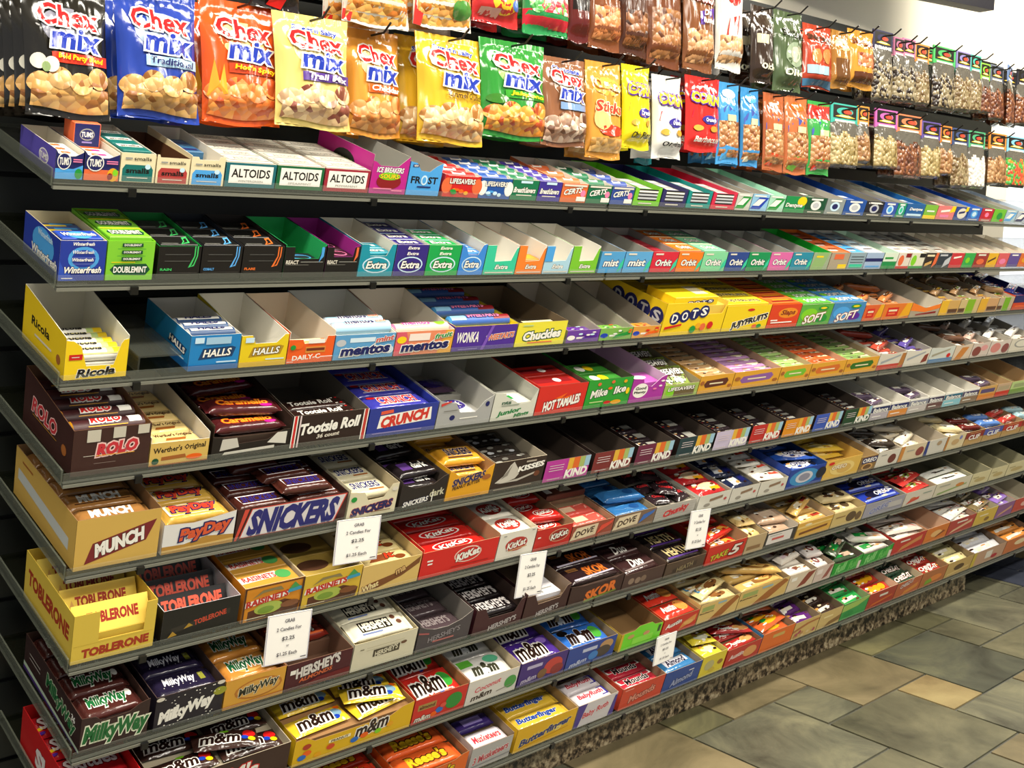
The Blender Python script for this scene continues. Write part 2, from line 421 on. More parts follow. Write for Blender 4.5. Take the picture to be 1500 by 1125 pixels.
def prism(L, w, t, k, ops, kind='card', front=None):
    """long three-sided carton lying on one side, front face sloping back"""
    mb = MB(); a = [(-w / 2, -t / 2), (w / 2, -t / 2), (0, t / 2)]
    A = [(-L / 2, y, z) for y, z in a]; B = [(L / 2, y, z) for y, z in a]
    for i in range(3):
        j = (i + 1) % 3; mb.face([A[i], B[i], B[j], A[j]], k)
    mb.face(A[::-1], k); mb.face(B, k)
    n = Vector((0, -t, w / 2)).normalized()
    printing(mb, ops, lambda u, v, o: ((u - .5) * L, -w / 2 + v * w / 2 + n.y * o, -t / 2 + v * t + n.z * o), kind, L / math.hypot(w / 2, t))
    return mb
MAKE = dict(bar=pillow, roll=roll, pack=pack, pouch=pouch, prism=prism)
NAME = dict(bar='candy_bar', roll='candy_roll', pack='candy_pack', pouch='candy_pouch', prism='chocolate_carton')
CAT = dict(bar='candy bar', roll='candy roll', pack='candy pack', pouch='candy bag', prism='chocolate bar')
POS = ['frontmost', 'second from front', 'third from front', 'fourth from front', 'fifth from front', 'sixth from front', 'seventh from front', 'eighth from front', 'ninth from front', 'tenth from front', 'eleventh from front', 'twelfth from front']

def C(kind, n, col, ops, fill, desc, cols=1, t=None, jit=.03, dr=(.02, .98), tilt=0, ends=None, mk=None, front=None, lw=.96, name=None):
    return dict(kind=kind, n=n, col=col, ops=ops, fill=fill, desc=desc, cols=cols, t=t, jit=jit, dr=dr, tilt=tilt, ends=ends, mk=mk, front=front, lw=lw, name=name)

BOXES = []
def b(row, x0, x1, ref, hf, D, col, inn='w', F=(), CC=(), prof=None, hs=None, hb=None, S=(), dx=0, mk='card', side=None):
    BOXES.append(dict(row=row, x0=x0, x1=x1, ref=ref, hf=hf / 100, D=D / 100, col=col, inn=inn, F=F, CC=CC, prof=prof, hs=(hs or hf) / 100, hb=(hb or hs or hf) / 100, S=S, mk=mk, side=side))

def make_box(B, prev, nxt):
    k = B['row']; xa, xb = max(SECT[0][0] + .003, row_x(k, B['x0'])), row_x(k, B['x1'])
    W_ = xb - xa - .0016
    M = rowM(k, xa + .0008) @ Matrix.Translation((0, .004, DECK + .0003))
    hf, hs, hb, D = B['hf'], B['hs'], B['hb'], B['D']
    ref = B['ref']; noun = 'carton' if 'carton' in ref.split() else 'tray'
    root = empty('display_' + noun, M)
    def short(q):
        if q is None: return None
        w = q['ref'].split(); i = min(w.index(n) for n in ('tray', 'carton') if n in w)
        if i == 1 and w[0] in ('white', 'black', 'gold', 'brown', 'cream', 'kraft', 'red', 'lime', 'blue', 'dark', 'grey') and len(w) > 2: return ' '.join([w[0]] + w[-2:])
        return ' '.join([x for x in w[:i] if x not in ('and', 'with', 'gum', 'candy', 'of', 'lined')][:2])
    a, c = short(prev), short(nxt)
    art = f' between {a} and {c} ones' if a and c else (f' beside {a or c} one at shelf end')
    lab = f"{ref} on {ORD[k]} shelf{art}"
    if len(lab.split()) > 16: lab = f"{ref} on {ORD[k]} shelf, next to {a or c} one"
    tag(root, lab, 'candy ' + ('carton' if noun == 'carton' else 'tray'), f'display boxes on the {ORD[k]} shelf')
    ko = B['mk'] + ':' + B['col']; sd = B['mk'] + ':' + (B['side'] or B['col']); ki = 'card:' + B['inn']; ke = 'card:' + B['inn']
    mb = MB()
    X, Y, Z = (1, 0, 0), (0, 1, 0), (0, 0, 1)
    sidep = [(0, 0), (D, 0), (D, hf if hs < hf else hs), (0, hb)]
    # left side seen from outside reads back to front
    mb.slab(sidep, (0, D, 0), (0, -1, 0), Z, (-1, 0, 0), TH, sd, ki, ke)
    mb.slab([(0, 0), (D, 0), (D, hb), (0, hs)], (W_, 0, 0), Y, Z, (1, 0, 0), TH, sd, ki, ke)
    mb.slab([(TH, 0), (W_ - TH, 0), (W_ - TH, hb), (TH, hb)], (W_, D, 0), (-1, 0, 0), Z, (0, 1, 0), TH, ko, ki, ke)
    mb.box(TH, W_ - TH, TH, D - TH, 0, .002, ki)
    if B['S']:
        printing(mb, B['S'], lambda u, v, o: (-o, D * (1 - u), v * hs), B['mk'], D / hs)
    # contents stand on a card platform inside the tray
    for q in B['CC']:
        if q['kind'] in ('bar', 'pouch'):
            q['fill'] *= .87
            if B['x0'] > 1000: q['n'] = int(q['n'] * 1.4 + .6); q['jit'] = max(q['jit'], .22 if 'nut bar' not in q['desc'] else .05)
        L0 = (W_ - 2 * TH - .003) / q['cols']
        y0, y1 = D * q['dr'][0] + TH + .0006, D * q['dr'][1] - TH - .0006
        pit = (y1 - y0) / q['n']; w = pit * .965; t = q['t'] / 100 if q['t'] else dict(bar=.02, roll=min(w, .024), pack=.012, pouch=.016, prism=w * .8)[q['kind']]
        if q['kind'] == 'roll': t = min(t, w)
        al = q['tilt']
        if al: w = pit * (1.25 if al > .35 else .965 / cos(al))
        rot = q['jit'] * min(1, 2 * w / L0) * .6 if q['kind'] in ('bar', 'pouch') else 0
        w -= L0 * sin(rot) * .6
        top = q['fill'] / 100
        drop = w / 2 * sin(al) + t / 2 * cos(al)
        zc = top - drop
        pz = max(.0022, zc - drop - .0004)
        if pz > .003: mb.box(TH + .0004, W_ - TH - .0004, y0, y1, .0021, pz, ki)
        q['_'] = (L0, y0, pit, w, t, al, pz + drop + .0005, rot)
    mb.build('tray_body', root)
    # printed front panel
    mb = MB()
    pr = B['prof'] or [(0, 1), (1, 1)]
    poly = [(0, 0), (W_, 0)] + [(u * W_, v * hf) for u, v in reversed(pr)]
    mb.slab(poly, (0, -.0002, 0), X, Z, (0, -1, 0), TH, ko, ki, ke)
    printing(mb, B['F'], lambda u, v, o: (u * W_, -.0002 - o, v * hf), B['mk'], W_ / hf)
    mb.build('front_panel', root)
    for q in B['CC']:
        L0, y0, pit, w, t, al, zc, rot = q['_']
        if B['x0'] > 1000 and q['kind'] in ('bar', 'pouch') and len(q['ops']) <= 3:
            q['ops'] = list(q['ops']) + blobs(7, .1, .15, .9, .85, ['W', 'd', 'f', 'c8904a', q['col'], 'n'], .07, B['x0'])
        kd = q['kind']; mk = q['mk'] or ('card' if kd in ('pack', 'roll', 'prism') else 'film')
        key = mk + ':' + q['col']; jit = q['jit'] if kd in ('bar', 'pouch') else 0
        L = L0 * q['lw']; cat = CAT[kd]
        if kd == 'bar':
            kinds = [s for s in ('granola bar', 'nut bar', 'diet bar', 'fruit bar', 'energy bar', 'snack bar', 'silk bar', 'almond bar', 'wafer bar', 'cup pack', 'wafer pack', 'biscuit pack', 'oat bar') if s in q['desc']]
            if kinds: cat = kinds[0]; q['name'] = cat.replace(' ', '_')
        kw = {}
        if kd in ('bar', 'roll') and q['ends']: kw['ends'] = mk + ':' + q['ends']
        if kd in ('pack',) and q['front']: kw['front'] = q['front']
        me = MAKE[kd](min(L, L0 * .985 - w * sin(rot)), w, t, key, q['ops'], mk, **kw).data(q['name'] or NAME[kd])
        proto = None
        for i in range(q['n']):
            for j in range(q['cols']):
                if proto is None: o = bpy.data.objects.new(q['name'] or NAME[kd], me); proto = o
                else: o = proto.copy()
                C0.objects.link(o)
                o.matrix_basis = M @ Matrix.Translation((TH + .0015 + L0 * (j + .5), y0 + pit * (i + .5), zc)) @ Matrix.Rotation(al, 4, 'X') @ Matrix.Rotation(random.uniform(-rot, rot), 4, 'Z')
                pos = POS[i] if q['n'] > 1 else 'lying'
                if q['cols'] > 1: pos += f", {['first', 'middle' if q['cols'] > 2 else 'last', 'last'][j]} column"
                r = ' '.join(ref.split()[:3]) if len(ref.split()) > 4 else ref
                lb = f"{q['desc']}, {pos}, in {ref}, {ORD[k]} shelf"
                if len(lb.split()) > 16: lb = f"{q['desc']}, {pos}, in {ref}"
                if len(lb.split()) > 16: lb = f"{' '.join(q['desc'].split()[:3])}, {pos}, in {ref}"
                tag(o, lb, cat, f"{q['desc']} in {ref}, {ORD[k]} shelf")
        # a few loose ones lying on top, turned a little
        k_top = 2 if kd in ('bar', 'pouch') and jit >= .08 and q['n'] >= 3 and not al and 'nut bar' not in q['desc'] else 0
        if k_top and q['cols'] > 1: k_top = 3
        Lm, span = min(L, L0 * .985 - w * sin(rot)), q['n'] * pit
        for i in range(k_top):
            for a in [random.choice((-1, 1)) * random.uniform(.75, 1) * s for s in ((1.2, .8, .5, .3, .2, .12, .07, .04) if q['cols'] > 1 else (.35, .25, .18, .12, .08, .05))]:
                ex, ey = Lm / 2 * cos(a) + w / 2 * abs(sin(a)), Lm / 2 * abs(sin(a)) + w / 2 * cos(a)
                if 2 * ex < W_ - 2 * TH - .004 and 2 * ey < span / k_top * .98: break
            else: continue
            fx = (W_ - 2 * TH - .004) / 2 - ex
            o = proto.copy(); C0.objects.link(o)
            yc = y0 + span * (i + .5) / k_top
            o.matrix_basis = M @ Matrix.Translation((W_ / 2 + random.uniform(-fx, fx), min(max(yc, y0 + ey), y0 + span - ey), zc + t * 1.08 + .0012)) @ Matrix.Rotation(a, 4, 'Z')
            lb = f"loose {q['desc']} on top, {['front', 'next', 'rear'][i] if k_top > 2 else ['front', 'rear'][i]} one, in {ref}"
            if len(lb.split()) > 16: lb = f"loose {' '.join(q['desc'].split()[:3])} on top, {['front', 'next', 'rear'][i] if k_top > 2 else ['front', 'rear'][i]}, in {ref}"
            tag(o, lb, cat, f"{q['desc']} in {ref}, {ORD[k]} shelf")
def build_boxes():
    rows = {}
    for B in BOXES: rows.setdefault(B['row'], []).append(B)
    for k, L in rows.items():
        refs = [q['ref'] for q in L]
        for r in set(refs):
            if refs.count(r) > 1: print('REF TWICE', k, r)
        for i, B in enumerate(L): make_box(B, L[i - 1] if i else None, L[i + 1] if i + 1 < len(L) else None)

# ---------------------------------------------------------------- the wares, shelf by shelf: columns x0..x1 as seen along the shelf edge
def oval(s, col, bgc, ring='W', **k): return [E(.3, .62, .25, .3, ring), E(.3, .62, .22, .26, bgc), T(s, .3, .62, .34, .25, 'W', 'N', .15)]
def altoid(c, sub):
    return [Q(.07, .16, .94, .9, 'W'), T('ALTOIDS', .5, .58, .76, .34, 'K', bo=.02), T(sub, .5, .26, .5, .09, 'g', bo=0)]
def smalls(c, sub):
    return [P([(.06, .02), (.94, .02), (.94, .45), (.86, .6), (.14, .6), (.06, .45)], c), T('smalls', .5, .4, .66, .17, 'K'), Q(.2, .14, .8, .17, 'w'), E(.78, .55, .08, .09, 'i'), T('smalls', .62, .82, .5, .12, 'K', bo=.01), Q(.12, .79, .32, .85, 'g')]
tum = [T('TUMS', .35, .5, .5, .4, 'W', 'N')]
lt = C('pack', 3, 'W', [E(.4, .5, .13, .3, 'o'), E(.6, .5, .13, .3, 'e')], 3.6, 'white pack with orange dots', t=1.4, dr=(.03, .5))
b(1, 73, 122, 'blue antacid tray', 4.4, 15, 'N', 'w', [Q(0, 0, 1, .36, 'B'), P([(0, .36), (.5, .3), (1, .5), (1, .34), (0, .2)], 'B'), E(.85, .2, .14, .18, 'G')] + oval('TUMS', 'N', 'N') + stripes(2, .62, .6, .95, .75, 'P'), [lt], prof=[(0, 1), (.08, .88), (.4, .78), (.7, .8), (1, .95)], S=[E(.68, .5, .13, .26, 'W'), E(.68, .5, .11, .22, 'v'), T('TUMS', .68, .5, .2, .2, 'W')], side='5b4fb0')
b(1, 122.7, 174.5, 'orange antacid tray', 4.4, 15, 'N', 'w', [Q(0, 0, 1, .38, 'e'), E(.83, .22, .16, .24, 'Y'), E(.75, .16, .08, .12, 'R'), E(.9, .3, .08, .12, 'L')] + oval('TUMS', 'N', 'N') + stripes(2, .62, .6, .95, .75, 'P'),
  [C('pack', 1, 'e', [Q(0, .5, 1, 1, 'y')], 7.2, 'orange and navy pack standing upright', t=6.6, dr=(.42, .72), lw=.86, front=[Q(0, .45, 1, 1, 'N'), E(.5, .74, .3, .15, 'g'), E(.5, .74, .27, .12, 'N'), T('TUMS', .5, .74, .46, .12, 'W'), Q(0, .2, 1, .4, 'Y'), E(.75, .32, .14, .1, 'y'), Q(.3, .53, .7, .57, 'v')]),
   C('pack', 2, 'W', [E(.4, .5, .13, .3, 'o'), Q(.5, .3, .8, .7, 'm')], 3.5, 'white pack with orange dot', t=1.3, dr=(.03, .4))], prof=[(0, 1), (.08, .88), (.4, .78), (.7, .8), (1, .95)])
sm = lambda c, top: C('pack', 3, c, [Q(.05, .55, .95, .95, 'W'), T('smalls', .5, .75, .7, .25, 'K')], top, 'small white mint box', t=1.6, dr=(.03, .8), lw=.9)
b(1, 175, 227, 'teal labelled mints tray', 4.6, 17, 'f', 'w', smalls('0f6b66', ''), [sm('0f6b66', 4.8)], hb=5)
b(1, 227.5, 277, 'red labelled mints tray', 4.2, 17, 'f', 'd', smalls('b03a38', ''), [], prof=[(0, 1.1), (.07, 1.1), (.1, 1), (1, 1)])
b(1, 277.5, 328, 'sky labelled mints tray', 4.2, 17, 'f', 'w', smalls('B', ''), [C('pack', 2, '2d5f88', [Q(.1, .2, .9, .5, 'N')], 4, 'blue and dark mint box', t=1.5, dr=(.35, .85), lw=.8)], prof=[(0, 1.1), (.2, 1.1), (.24, 1), (.8, 1), (.84, 1.15), (1, 1.15)], hs=4.8, hb=5.4)
for x0, x1, c, nm, sub in ((329, 403, '1a6670', 'teal', 'WINTERGREEN'), (404, 473, '0f6136', 'green', 'SPEARMINT'), (474, 540, '9d2436', 'red', 'PEPPERMINT')):
    b(1, x0, x1, nm + ' mint tin carton', 4.1, 19, c, 'w', altoid(c, sub), [C('pack', 5, 'c8c5b8', [Q(.04, .1, .96, .9, '8f8d86'), Q(.06, .16, .94, .84, 'dcd8ca'), T('ALTOIDS', .5, .5, .6, .4, 'g')], 4.3, nm + ' edged white mint tin', t=1.8, lw=.97)])
b(1, 540.5, 594, 'magenta sours carton', 7.2, 19, 'm', 'g', [T('ICE BREAKERS', .5, .62, .74, .13, 'W', 'N', .2), E(.5, .32, .34, .2, 'R'), E(.5, .46, .3, .1, 'L'), T('SOURS', .5, .46, .5, .11, 'y', 'G'), Q(.1, .12, .6, .15, 'P'), Q(.6, .08, .9, .11, 'P')], [], prof=[(0, .84), (.08, .82), (.22, .72), (.7, .72), (.85, .86), (1, 1)], hs=7.2, S=[E(.5, .5, .2, .3, 'K'), T('SOURS', .5, .45, .3, .25, 'L')])
b(1, 594.5, 643, 'sky blue frost carton', 6.4, 19, 'B', 'g', [T('FROST', .5, .46, .8, .2, 'K'), Q(.08, .84, .26, .92, 'N'), E(.49, .46, .1, .15, 'i'), E(.49, .46, .06, .1, 'B'), Q(.3, .24, .72, .28, 'N'), T('NEW', .17, .88, .12, .05, 'W')], [], prof=[(0, 1), (.2, .96), (.35, .74), (.62, .72), (.82, .9), (1, 1)], hs=6.4)
def lifes(c, s2, rc): return [E(.08, .5, .14, .36, rc), E(.93, .5, .14, .36, rc), T('LIFESAVERS', .5, .72, .7, .22, 'W', 'K'), ] + blobs(6, .25, .2, .75, .35, s2, .07)
rl = lambda c, e, d, n=5: C('roll', n, c, [Q(.3, .2, .7, .8, 'W'), Q(.36, .35, .64, .65, c)], 4.4, d, dr=(.03, .9), ends='s')
b(1, 648, 701, 'red ring candy carton', 4.4, 18, 'r', 'w', lifes('r', ['Y', 'o', 'G'], 'e'), [rl('r', 's', 'red candy roll')], prof=[(0, 1), (.1, .95), (.9, .95), (1, 1)])
b(1, 701.5, 747, 'blue ring candy carton', 4.2, 18, '1d4f9e', 'w', lifes('B', ['B', 'i'], 'W'), [rl('1d4f9e', 's', 'blue candy roll')])
brs = lambda c: [T('BreathSavers', .5, .5, .84, .26, 'W', 'K', .3), Q(.2, .22, .8, .27, 'w'), Q(.3, .84, .75, .96, 'i')]
b(1, 747.5, 786, 'green breath mint carton', 4.2, 18, '0d7048', 'w', brs('G'), [rl('0d7048', 's', 'green mint roll')])
b(1, 786.5, 820, 'violet breath mint carton', 4.2, 18, '3b2c8e', 'w', brs('p'), [rl('3b2c8e', 's', 'violet mint roll')])
ce = lambda: [T('CERTS', .45, .6, .7, .28, 'W', 'K', .3, 8), E(.85, .5, .1, .18, 'P'), Q(.62, .08, .98, .32, 'W'), Q(.05, .85, .95, .95, 'w')]
for x0, x1, c, nm in ((820.5, 858, 'd96a35', 'orange'), (858.5, 893, '0e6a44', 'bottle green'), (893.5, 926, '2b4796', 'navy')):
    b(1, x0, x1, nm + ' small mint carton', 4.1, 18, c, 'w', ce(), [rl(c, 's', nm + ' mint roll', 3)], hb=5)
st = lambda: [Q(.14, .28, .86, .9, '2b2b2b'), Q(.14, .36, .86, .46, 's'), Q(.14, .54, .86, .64, 's'), Q(.14, .72, .86, .82, 'W'), Q(.2, .1, .7, .16, 'w')]
for x0, x1, c, nm in ((927, 966, '74c02a', 'lime'), (967, 1004, '2c2a5e', 'indigo'), (1005, 1040, '128a84', 'turquoise'), (1041, 1076, 'd02a48', 'crimson')):
    b(1, x0, x1, nm + ' windowed gum carton', 4.3, 22, c, c, st(), [C('pack', 3, 'g', [Q(.1, .2, .9, .8, 's')], 3.4, 'grey gum pack', t=1.2, dr=(.03, .5))], prof=[(0, 1), (.14, .92), (.86, .92), (1, 1)])
def dent(c2='W', q='s'): return [E(.5, .5, .26, .3, c2), E(.5, .5, .16, .18, q), Q(.2, .82, .8, .93, 'W'), Q(.15, .06, .85, .12, 'w')]
def slant(c1, c2): return [P([(0, .1), (.6, .1), (1, .8), (.4, .8)], c1), P([(.1, .3), (.5, .3), (.8, .7), (.4, .7)], c2), Q(.1, .84, .8, .92, c2)]
far1 = [(1076.5, 1098, 'c9c8be', 'silver slim', slant('G', 'W')), (1098.5, 1123, '8fc0e0', 'pale blue', slant('b', 'W')), (1123.5, 1147, 'a9d8c0', 'pale mint', slant('G', 'W')), (1147.5, 1178, '118a48', 'grass green', [E(.8, .7, .22, .3, 'y'), T('Dentyne', .45, .42, .8, .3, 'W', 'D', .2)]),
        (1178.5, 1207, '0d4a30', 'forest green', dent()), (1207.5, 1234, '8c9694', 'slate grey', dent('i', 'N')), (1234.5, 1265, '1e4f9c', 'cobalt', dent()), (1265.5, 1291, '1d1d26', 'black', dent('s', 'N') + [T('Dentyne', .5, .85, .8, .12, 'W')]), (1291.5, 1311, '2a50a8', 'mid blue', dent('i', 'B')), (1311.5, 1324, '10916a', 'sea green', dent('i', 'T')),
        (1324.5, 1351, '1c5c9a', 'ocean blue', [T('Dentyne', .55, .6, .7, .25, 'W', None, .2), Q(.1, .15, .9, .3, 'i')]), (1351.5, 1370, '7db53a', 'leaf green', [Q(0, 0, 1, .25, 'y'), Q(.2, .5, .8, .6, 'W')]), (1370.5, 1396, 'e07a78', 'salmon pink', [P([(.7, .5), (1, .6), (1, 1), (.8, 1)], 'y'), P([(.2, .5), (.7, .6), (.7, .75), (.2, .65)], 'W'), Q(.2, .15, .7, .35, 'P')]),
        (1396.5, 1415, '27428c', 'navy and yellow', [E(.55, .5, .36, .4, 'w'), P([(.3, .45), (.75, .55), (.75, .7), (.3, .6)], 'N'), P([(.75, .6), (1, .7), (1, 1), (.8, 1)], 'y')]), (1415.5, 1434, '2d62b8', 'bright blue', dent('B', 'i')), (1434.5, 1452, 'b81634', 'ruby', dent('r', 'P')), (1452.5, 1470, '6cba2c', 'apple green', [E(.55, .45, .22, .3, 'G'), E(.8, .15, .15, .12, 'r')]), (1470.5, 1486, 'a9c2cc', 'ice grey', slant('B', 'W')), (1486.5, 1503, 'b4c0cc', 'ash grey', slant('N', 'W'))]
for i, (x0, x1, c, nm, F) in enumerate(far1):
    b(1, x0, x1, nm + ' gum tray', 4.4, 23, c, ['8a867c', 'a8a49a', c, '77746c'][i % 4], F, [C('pack', 2, c, [Q(.1, .2, .9, .8, 'w')], 3.6, 'slim gum pack', t=1.1, dr=(.03, .35))] if i % 2 == 0 else [], hb=5)

# second shelf ------------------------------------------------------------
wf = [T('Winterfresh', .5, .5, .84, .4, 'W', 'N', .15)]
b(2, 82, 153.5, 'royal blue gum carton', 6.4, 15, '22389a', 'f', [E(.52, .55, .34, .3, 'B'), E(.52, .55, .26, .22, '22389a'), P([(0, .0), (.4, .0), (.1, .3), (0, .5)], '2d4fb5'), T('Winterfresh', .52, .27, .8, .15, 'W', 'N', .25)] + [T('Winterfresh', .5, q, .46, .08, 'W', None, .2) for q in (.92, .72, .53)] + stripes(3, .28, .42, .78, .88, '8890c8', .94) + [Q(.06, .06, .3, .08, 'W')],
  [C('pack', 1, '2748b0', [E(.5, .4, .3, .5, 'B')] + wf, 6.6, 'blue gum pack with white lettering', t=1.6, dr=(.02, .3)), C('pack', 3, '3a4f86', [Q(.1, .2, .7, .6, 'y'), Q(.3, .5, .9, .9, 'B')], 5.4, 'gum stick pack', t=1.4, dr=(.31, .8))],
  S=[E(.55, .55, .3, .4, 'B'), T('Winterfresh', .6, .3, .7, .2, 'W', 'N'), T('Winterfresh', .6, .8, .4, .14, 'i')])
dm = lambda z=1: [P([(.04, .5), (.12, .24), (.88, .2), (.96, .5), (.88, .8), (.12, .76)], 'D'), T('DOUBLEMINT', .5, .5, .76, .4, 'W', 'D')]
b(2, 154, 224, 'bright green gum carton', 6.4, 15, '7fc832', 'L', [P([(.08, .27), (.18, .14), (.84, .12), (.94, .27), (.84, .42), (.18, .4)], 'D'), T('DOUBLEMINT', .51, .27, .7, .15, 'W', 'D'), Q(.1, .45, .6, .47, 'y')] + sum([[Q(.3, q - .045, .74, q + .045, 'D'), T('DOUBLEMINT', .52, q, .36, .05, 'W')] for q in (.9, .72, .55)], []) + stripes(2, .2, .62, .8, .98, 'G', .93),
  [C('pack', 3, '7fc832', dm() + [Q(0, .9, 1, 1, 'y')], 6.9, 'bright green gum pack', t=1.6, dr=(.02, .98))], hb=7)
def five(c, s, c2): return [P([(.72, .35), (.86, .4), (.93, .7), (.93, 1), (.84, 1), (.84, .7)], c), P([(.78, .38), (.84, .45), (.9, .7), (.9, 1), (.87, 1), (.87, .7)], 'K'), T(s, .2, .3, .26, .07, c2)] + stripes(2, .15, .55, .75, .95, '6a6a66', .94) + [Q(.05, .2, .95, .21, '55524c')]
fv = lambda c: [P([(.55, 0), (.85, .2), (.97, 1), (.8, .9), (.72, .4)], c), P([(.62, .1), (.82, .3), (.9, .8), (.8, .7), (.74, .35)], 'K'), Q(.05, .08, .5, .12, 'g')]
for x0, x1, c, ic, s, nm in ((229, 292, '3fbf62', '1c8a3c', 'RAIN', 'green arc'), (292.5, 352, '5aa8e8', '20242c', 'COBALT', 'blue arc'), (352.5, 413, 'e8702a', '2a2420', 'FLARE', 'orange arc')):
    b(2, x0, x1, f'black {nm} gum carton', 5.6, 15, 'K', ic, five(c, s, c), [C('pack', 3, '12110f', fv(c), 5.7, 'black gum pack with ' + nm, t=1.4, dr=(.02, .9))], hb=6.6)
re = lambda c: [T('REACT', .2, .5, .3, .12, 'w'), Q(.4, .5, .95, .52, 'g'), Q(.05, .4, .6, .43, '55524c'), P([(.84, .5), (.95, .7), (.95, 1), (.88, 1), (.88, .75)], c)]
b(2, 413.5, 474, 'black tray lined green', 5.6, 15, 'K', '2aa35c', re('B'), [C('pack', 1, '20242c', [E(.6, .5, .3, .3, 'B'), E(.62, .5, .24, .2, '20242c')], 2.8, 'black gum pack with blue swirl', t=1.2, dr=(.02, .35))], prof=[(0, 1), (.22, 1), (.24, .62), (.84, .62), (.9, 1), (1, 1.05)], hb=6.4, hs=6)
b(2, 474.5, 523, 'black tray lined magenta', 5.6, 15, 'K', '9a2a86', re('e'), [C('pack', 2, '3a1a24', [E(.6, .5, .3, .35, 'P'), E(.62, .5, .24, .25, '3a1a24')], 3.6, 'black gum pack with pink swirl', t=1.4, dr=(.02, .6))], prof=[(0, 1), (.2, 1), (.22, .68), (.8, .68), (.84, 1), (1, 1.05)], hb=6.4, hs=6)
def extra(c): return [E(.5, .36, .4, .26, 'i'), E(.5, .36, .36, .22, c), T('Extra', .5, .36, .58, .22, 'W', 'K', .2), T('Extra', .52, .72, .36, .09, 'W', None, .2), T('Extra', .52, .9, .36, .09, 'W', None, .2)]
ex = lambda c: [T('Extra', .5, .5, .7, .5, 'W', 'K', .2), Q(0, .9, 1, 1, 'i')]
for x0, x1, c, nm, n, dr, pr in ((523.5, 575, '168ea2', 'teal', 2, (.02, .45), [(0, 1), (.2, 1), (.28, .64), (.75, .64), (.88, 1), (1, 1)]), (575.5, 622, '33247c', 'indigo', 4, (.02, .98), None), (622.5, 670, '14a24c', 'emerald', 3, (.02, .7), None), (670.5, 707, '3a86d8', 'sky blue', 3, (.02, .6), [(0, 1), (.15, .95), (.3, .68), (.7, .68), (.85, 1), (1, 1.05)])):
    b(2, x0, x1, nm + ' starburst gum tray', 6.2, 15, c, 'w', extra(c)[:3] if pr else extra(c), [C('pack', n, c, ex(c), 6.0 if not pr else 4.4, nm + ' gum pack with lettering', t=1.4, dr=dr)], prof=pr, hb=6.6)
for x0, x1, c, nm in ((707.5, 754, '35c49a', 'empty mint green'), (754.5, 794, 'ec7f2c', 'nearly empty orange'), (794.5, 833, 'a8cfe0', 'empty pale blue'), (833.5, 873, '77bf2e', 'empty lime')):
    b(2, x0, x1, nm + ' gum tray', 6.2, 15, c, 'e8e4d8', [T('Extra', .55, .26, .4, .14, 'W', 'K', .25), Q(.05, .05, .95, .09, 'w')] + ([] if 'blue' not in nm else [Q(.0, .44, .3, .98, 'B')]), [C('pack', 1, 'e8923a', [Q(.1, .2, .9, .8, 'Y')], 3.0, 'orange gum pack', t=1.2, dr=(.02, .3))] if 'nearly' in nm else [], prof=[(0, 1), (.28, 1), (.3, .45), (.82, .48), (.94, .9), (1, .95)], hb=6.6)
for x0, x1, c, nm, s in ((876, 911, '4f9cd0', 'misty blue', 'mist'), (911.5, 951, '5aa2d4', 'pale misty blue', 'mist'), (951.5, 989, 'd0243a', 'red', 'Orbit'), (989.5, 1025, 'ea7a1e', 'orange', 'Orbit'), (1025.5, 1061, '7fce9c', 'pastel green', 'Orbit'), (1061.5, 1092, '27438a', 'navy', 'Orbit'), (1092.5, 1124, '0f8e52', 'green', 'Orbit'), (1124.5, 1156, 'd666a4', 'pink', 'Orbit'), (1156.5, 1186, '2488a2', 'teal', 'Orbit')):
    F = [T(s, .48, .46, .62, .3, 'W', 'N', .15), Q(.1, .84, .4, .92, 'w'), P([(.8, 0), (1, .3), (1, .7), (.86, .4)], 'T')]
    cc = []
    if nm in ('orange', 'pastel green'): cc = [C('pack', 3, c, [T('Orbit', .5, .45, .62, .45, 'W', 'K', .15), Q(0, .88, 1, 1, 'f')], 5.2, nm + ' gum pack', t=1.2)]
    elif nm == 'red': cc = [C('pack', 2, 'a02030', [Q(.1, .2, .6, .7, 'R')], 3.8, 'dark red gum pack', t=1.2)]
    b(2, x0, x1, nm + ' square gum tray', 5.0, 17, c, 'g', F, cc, hb=5.4)
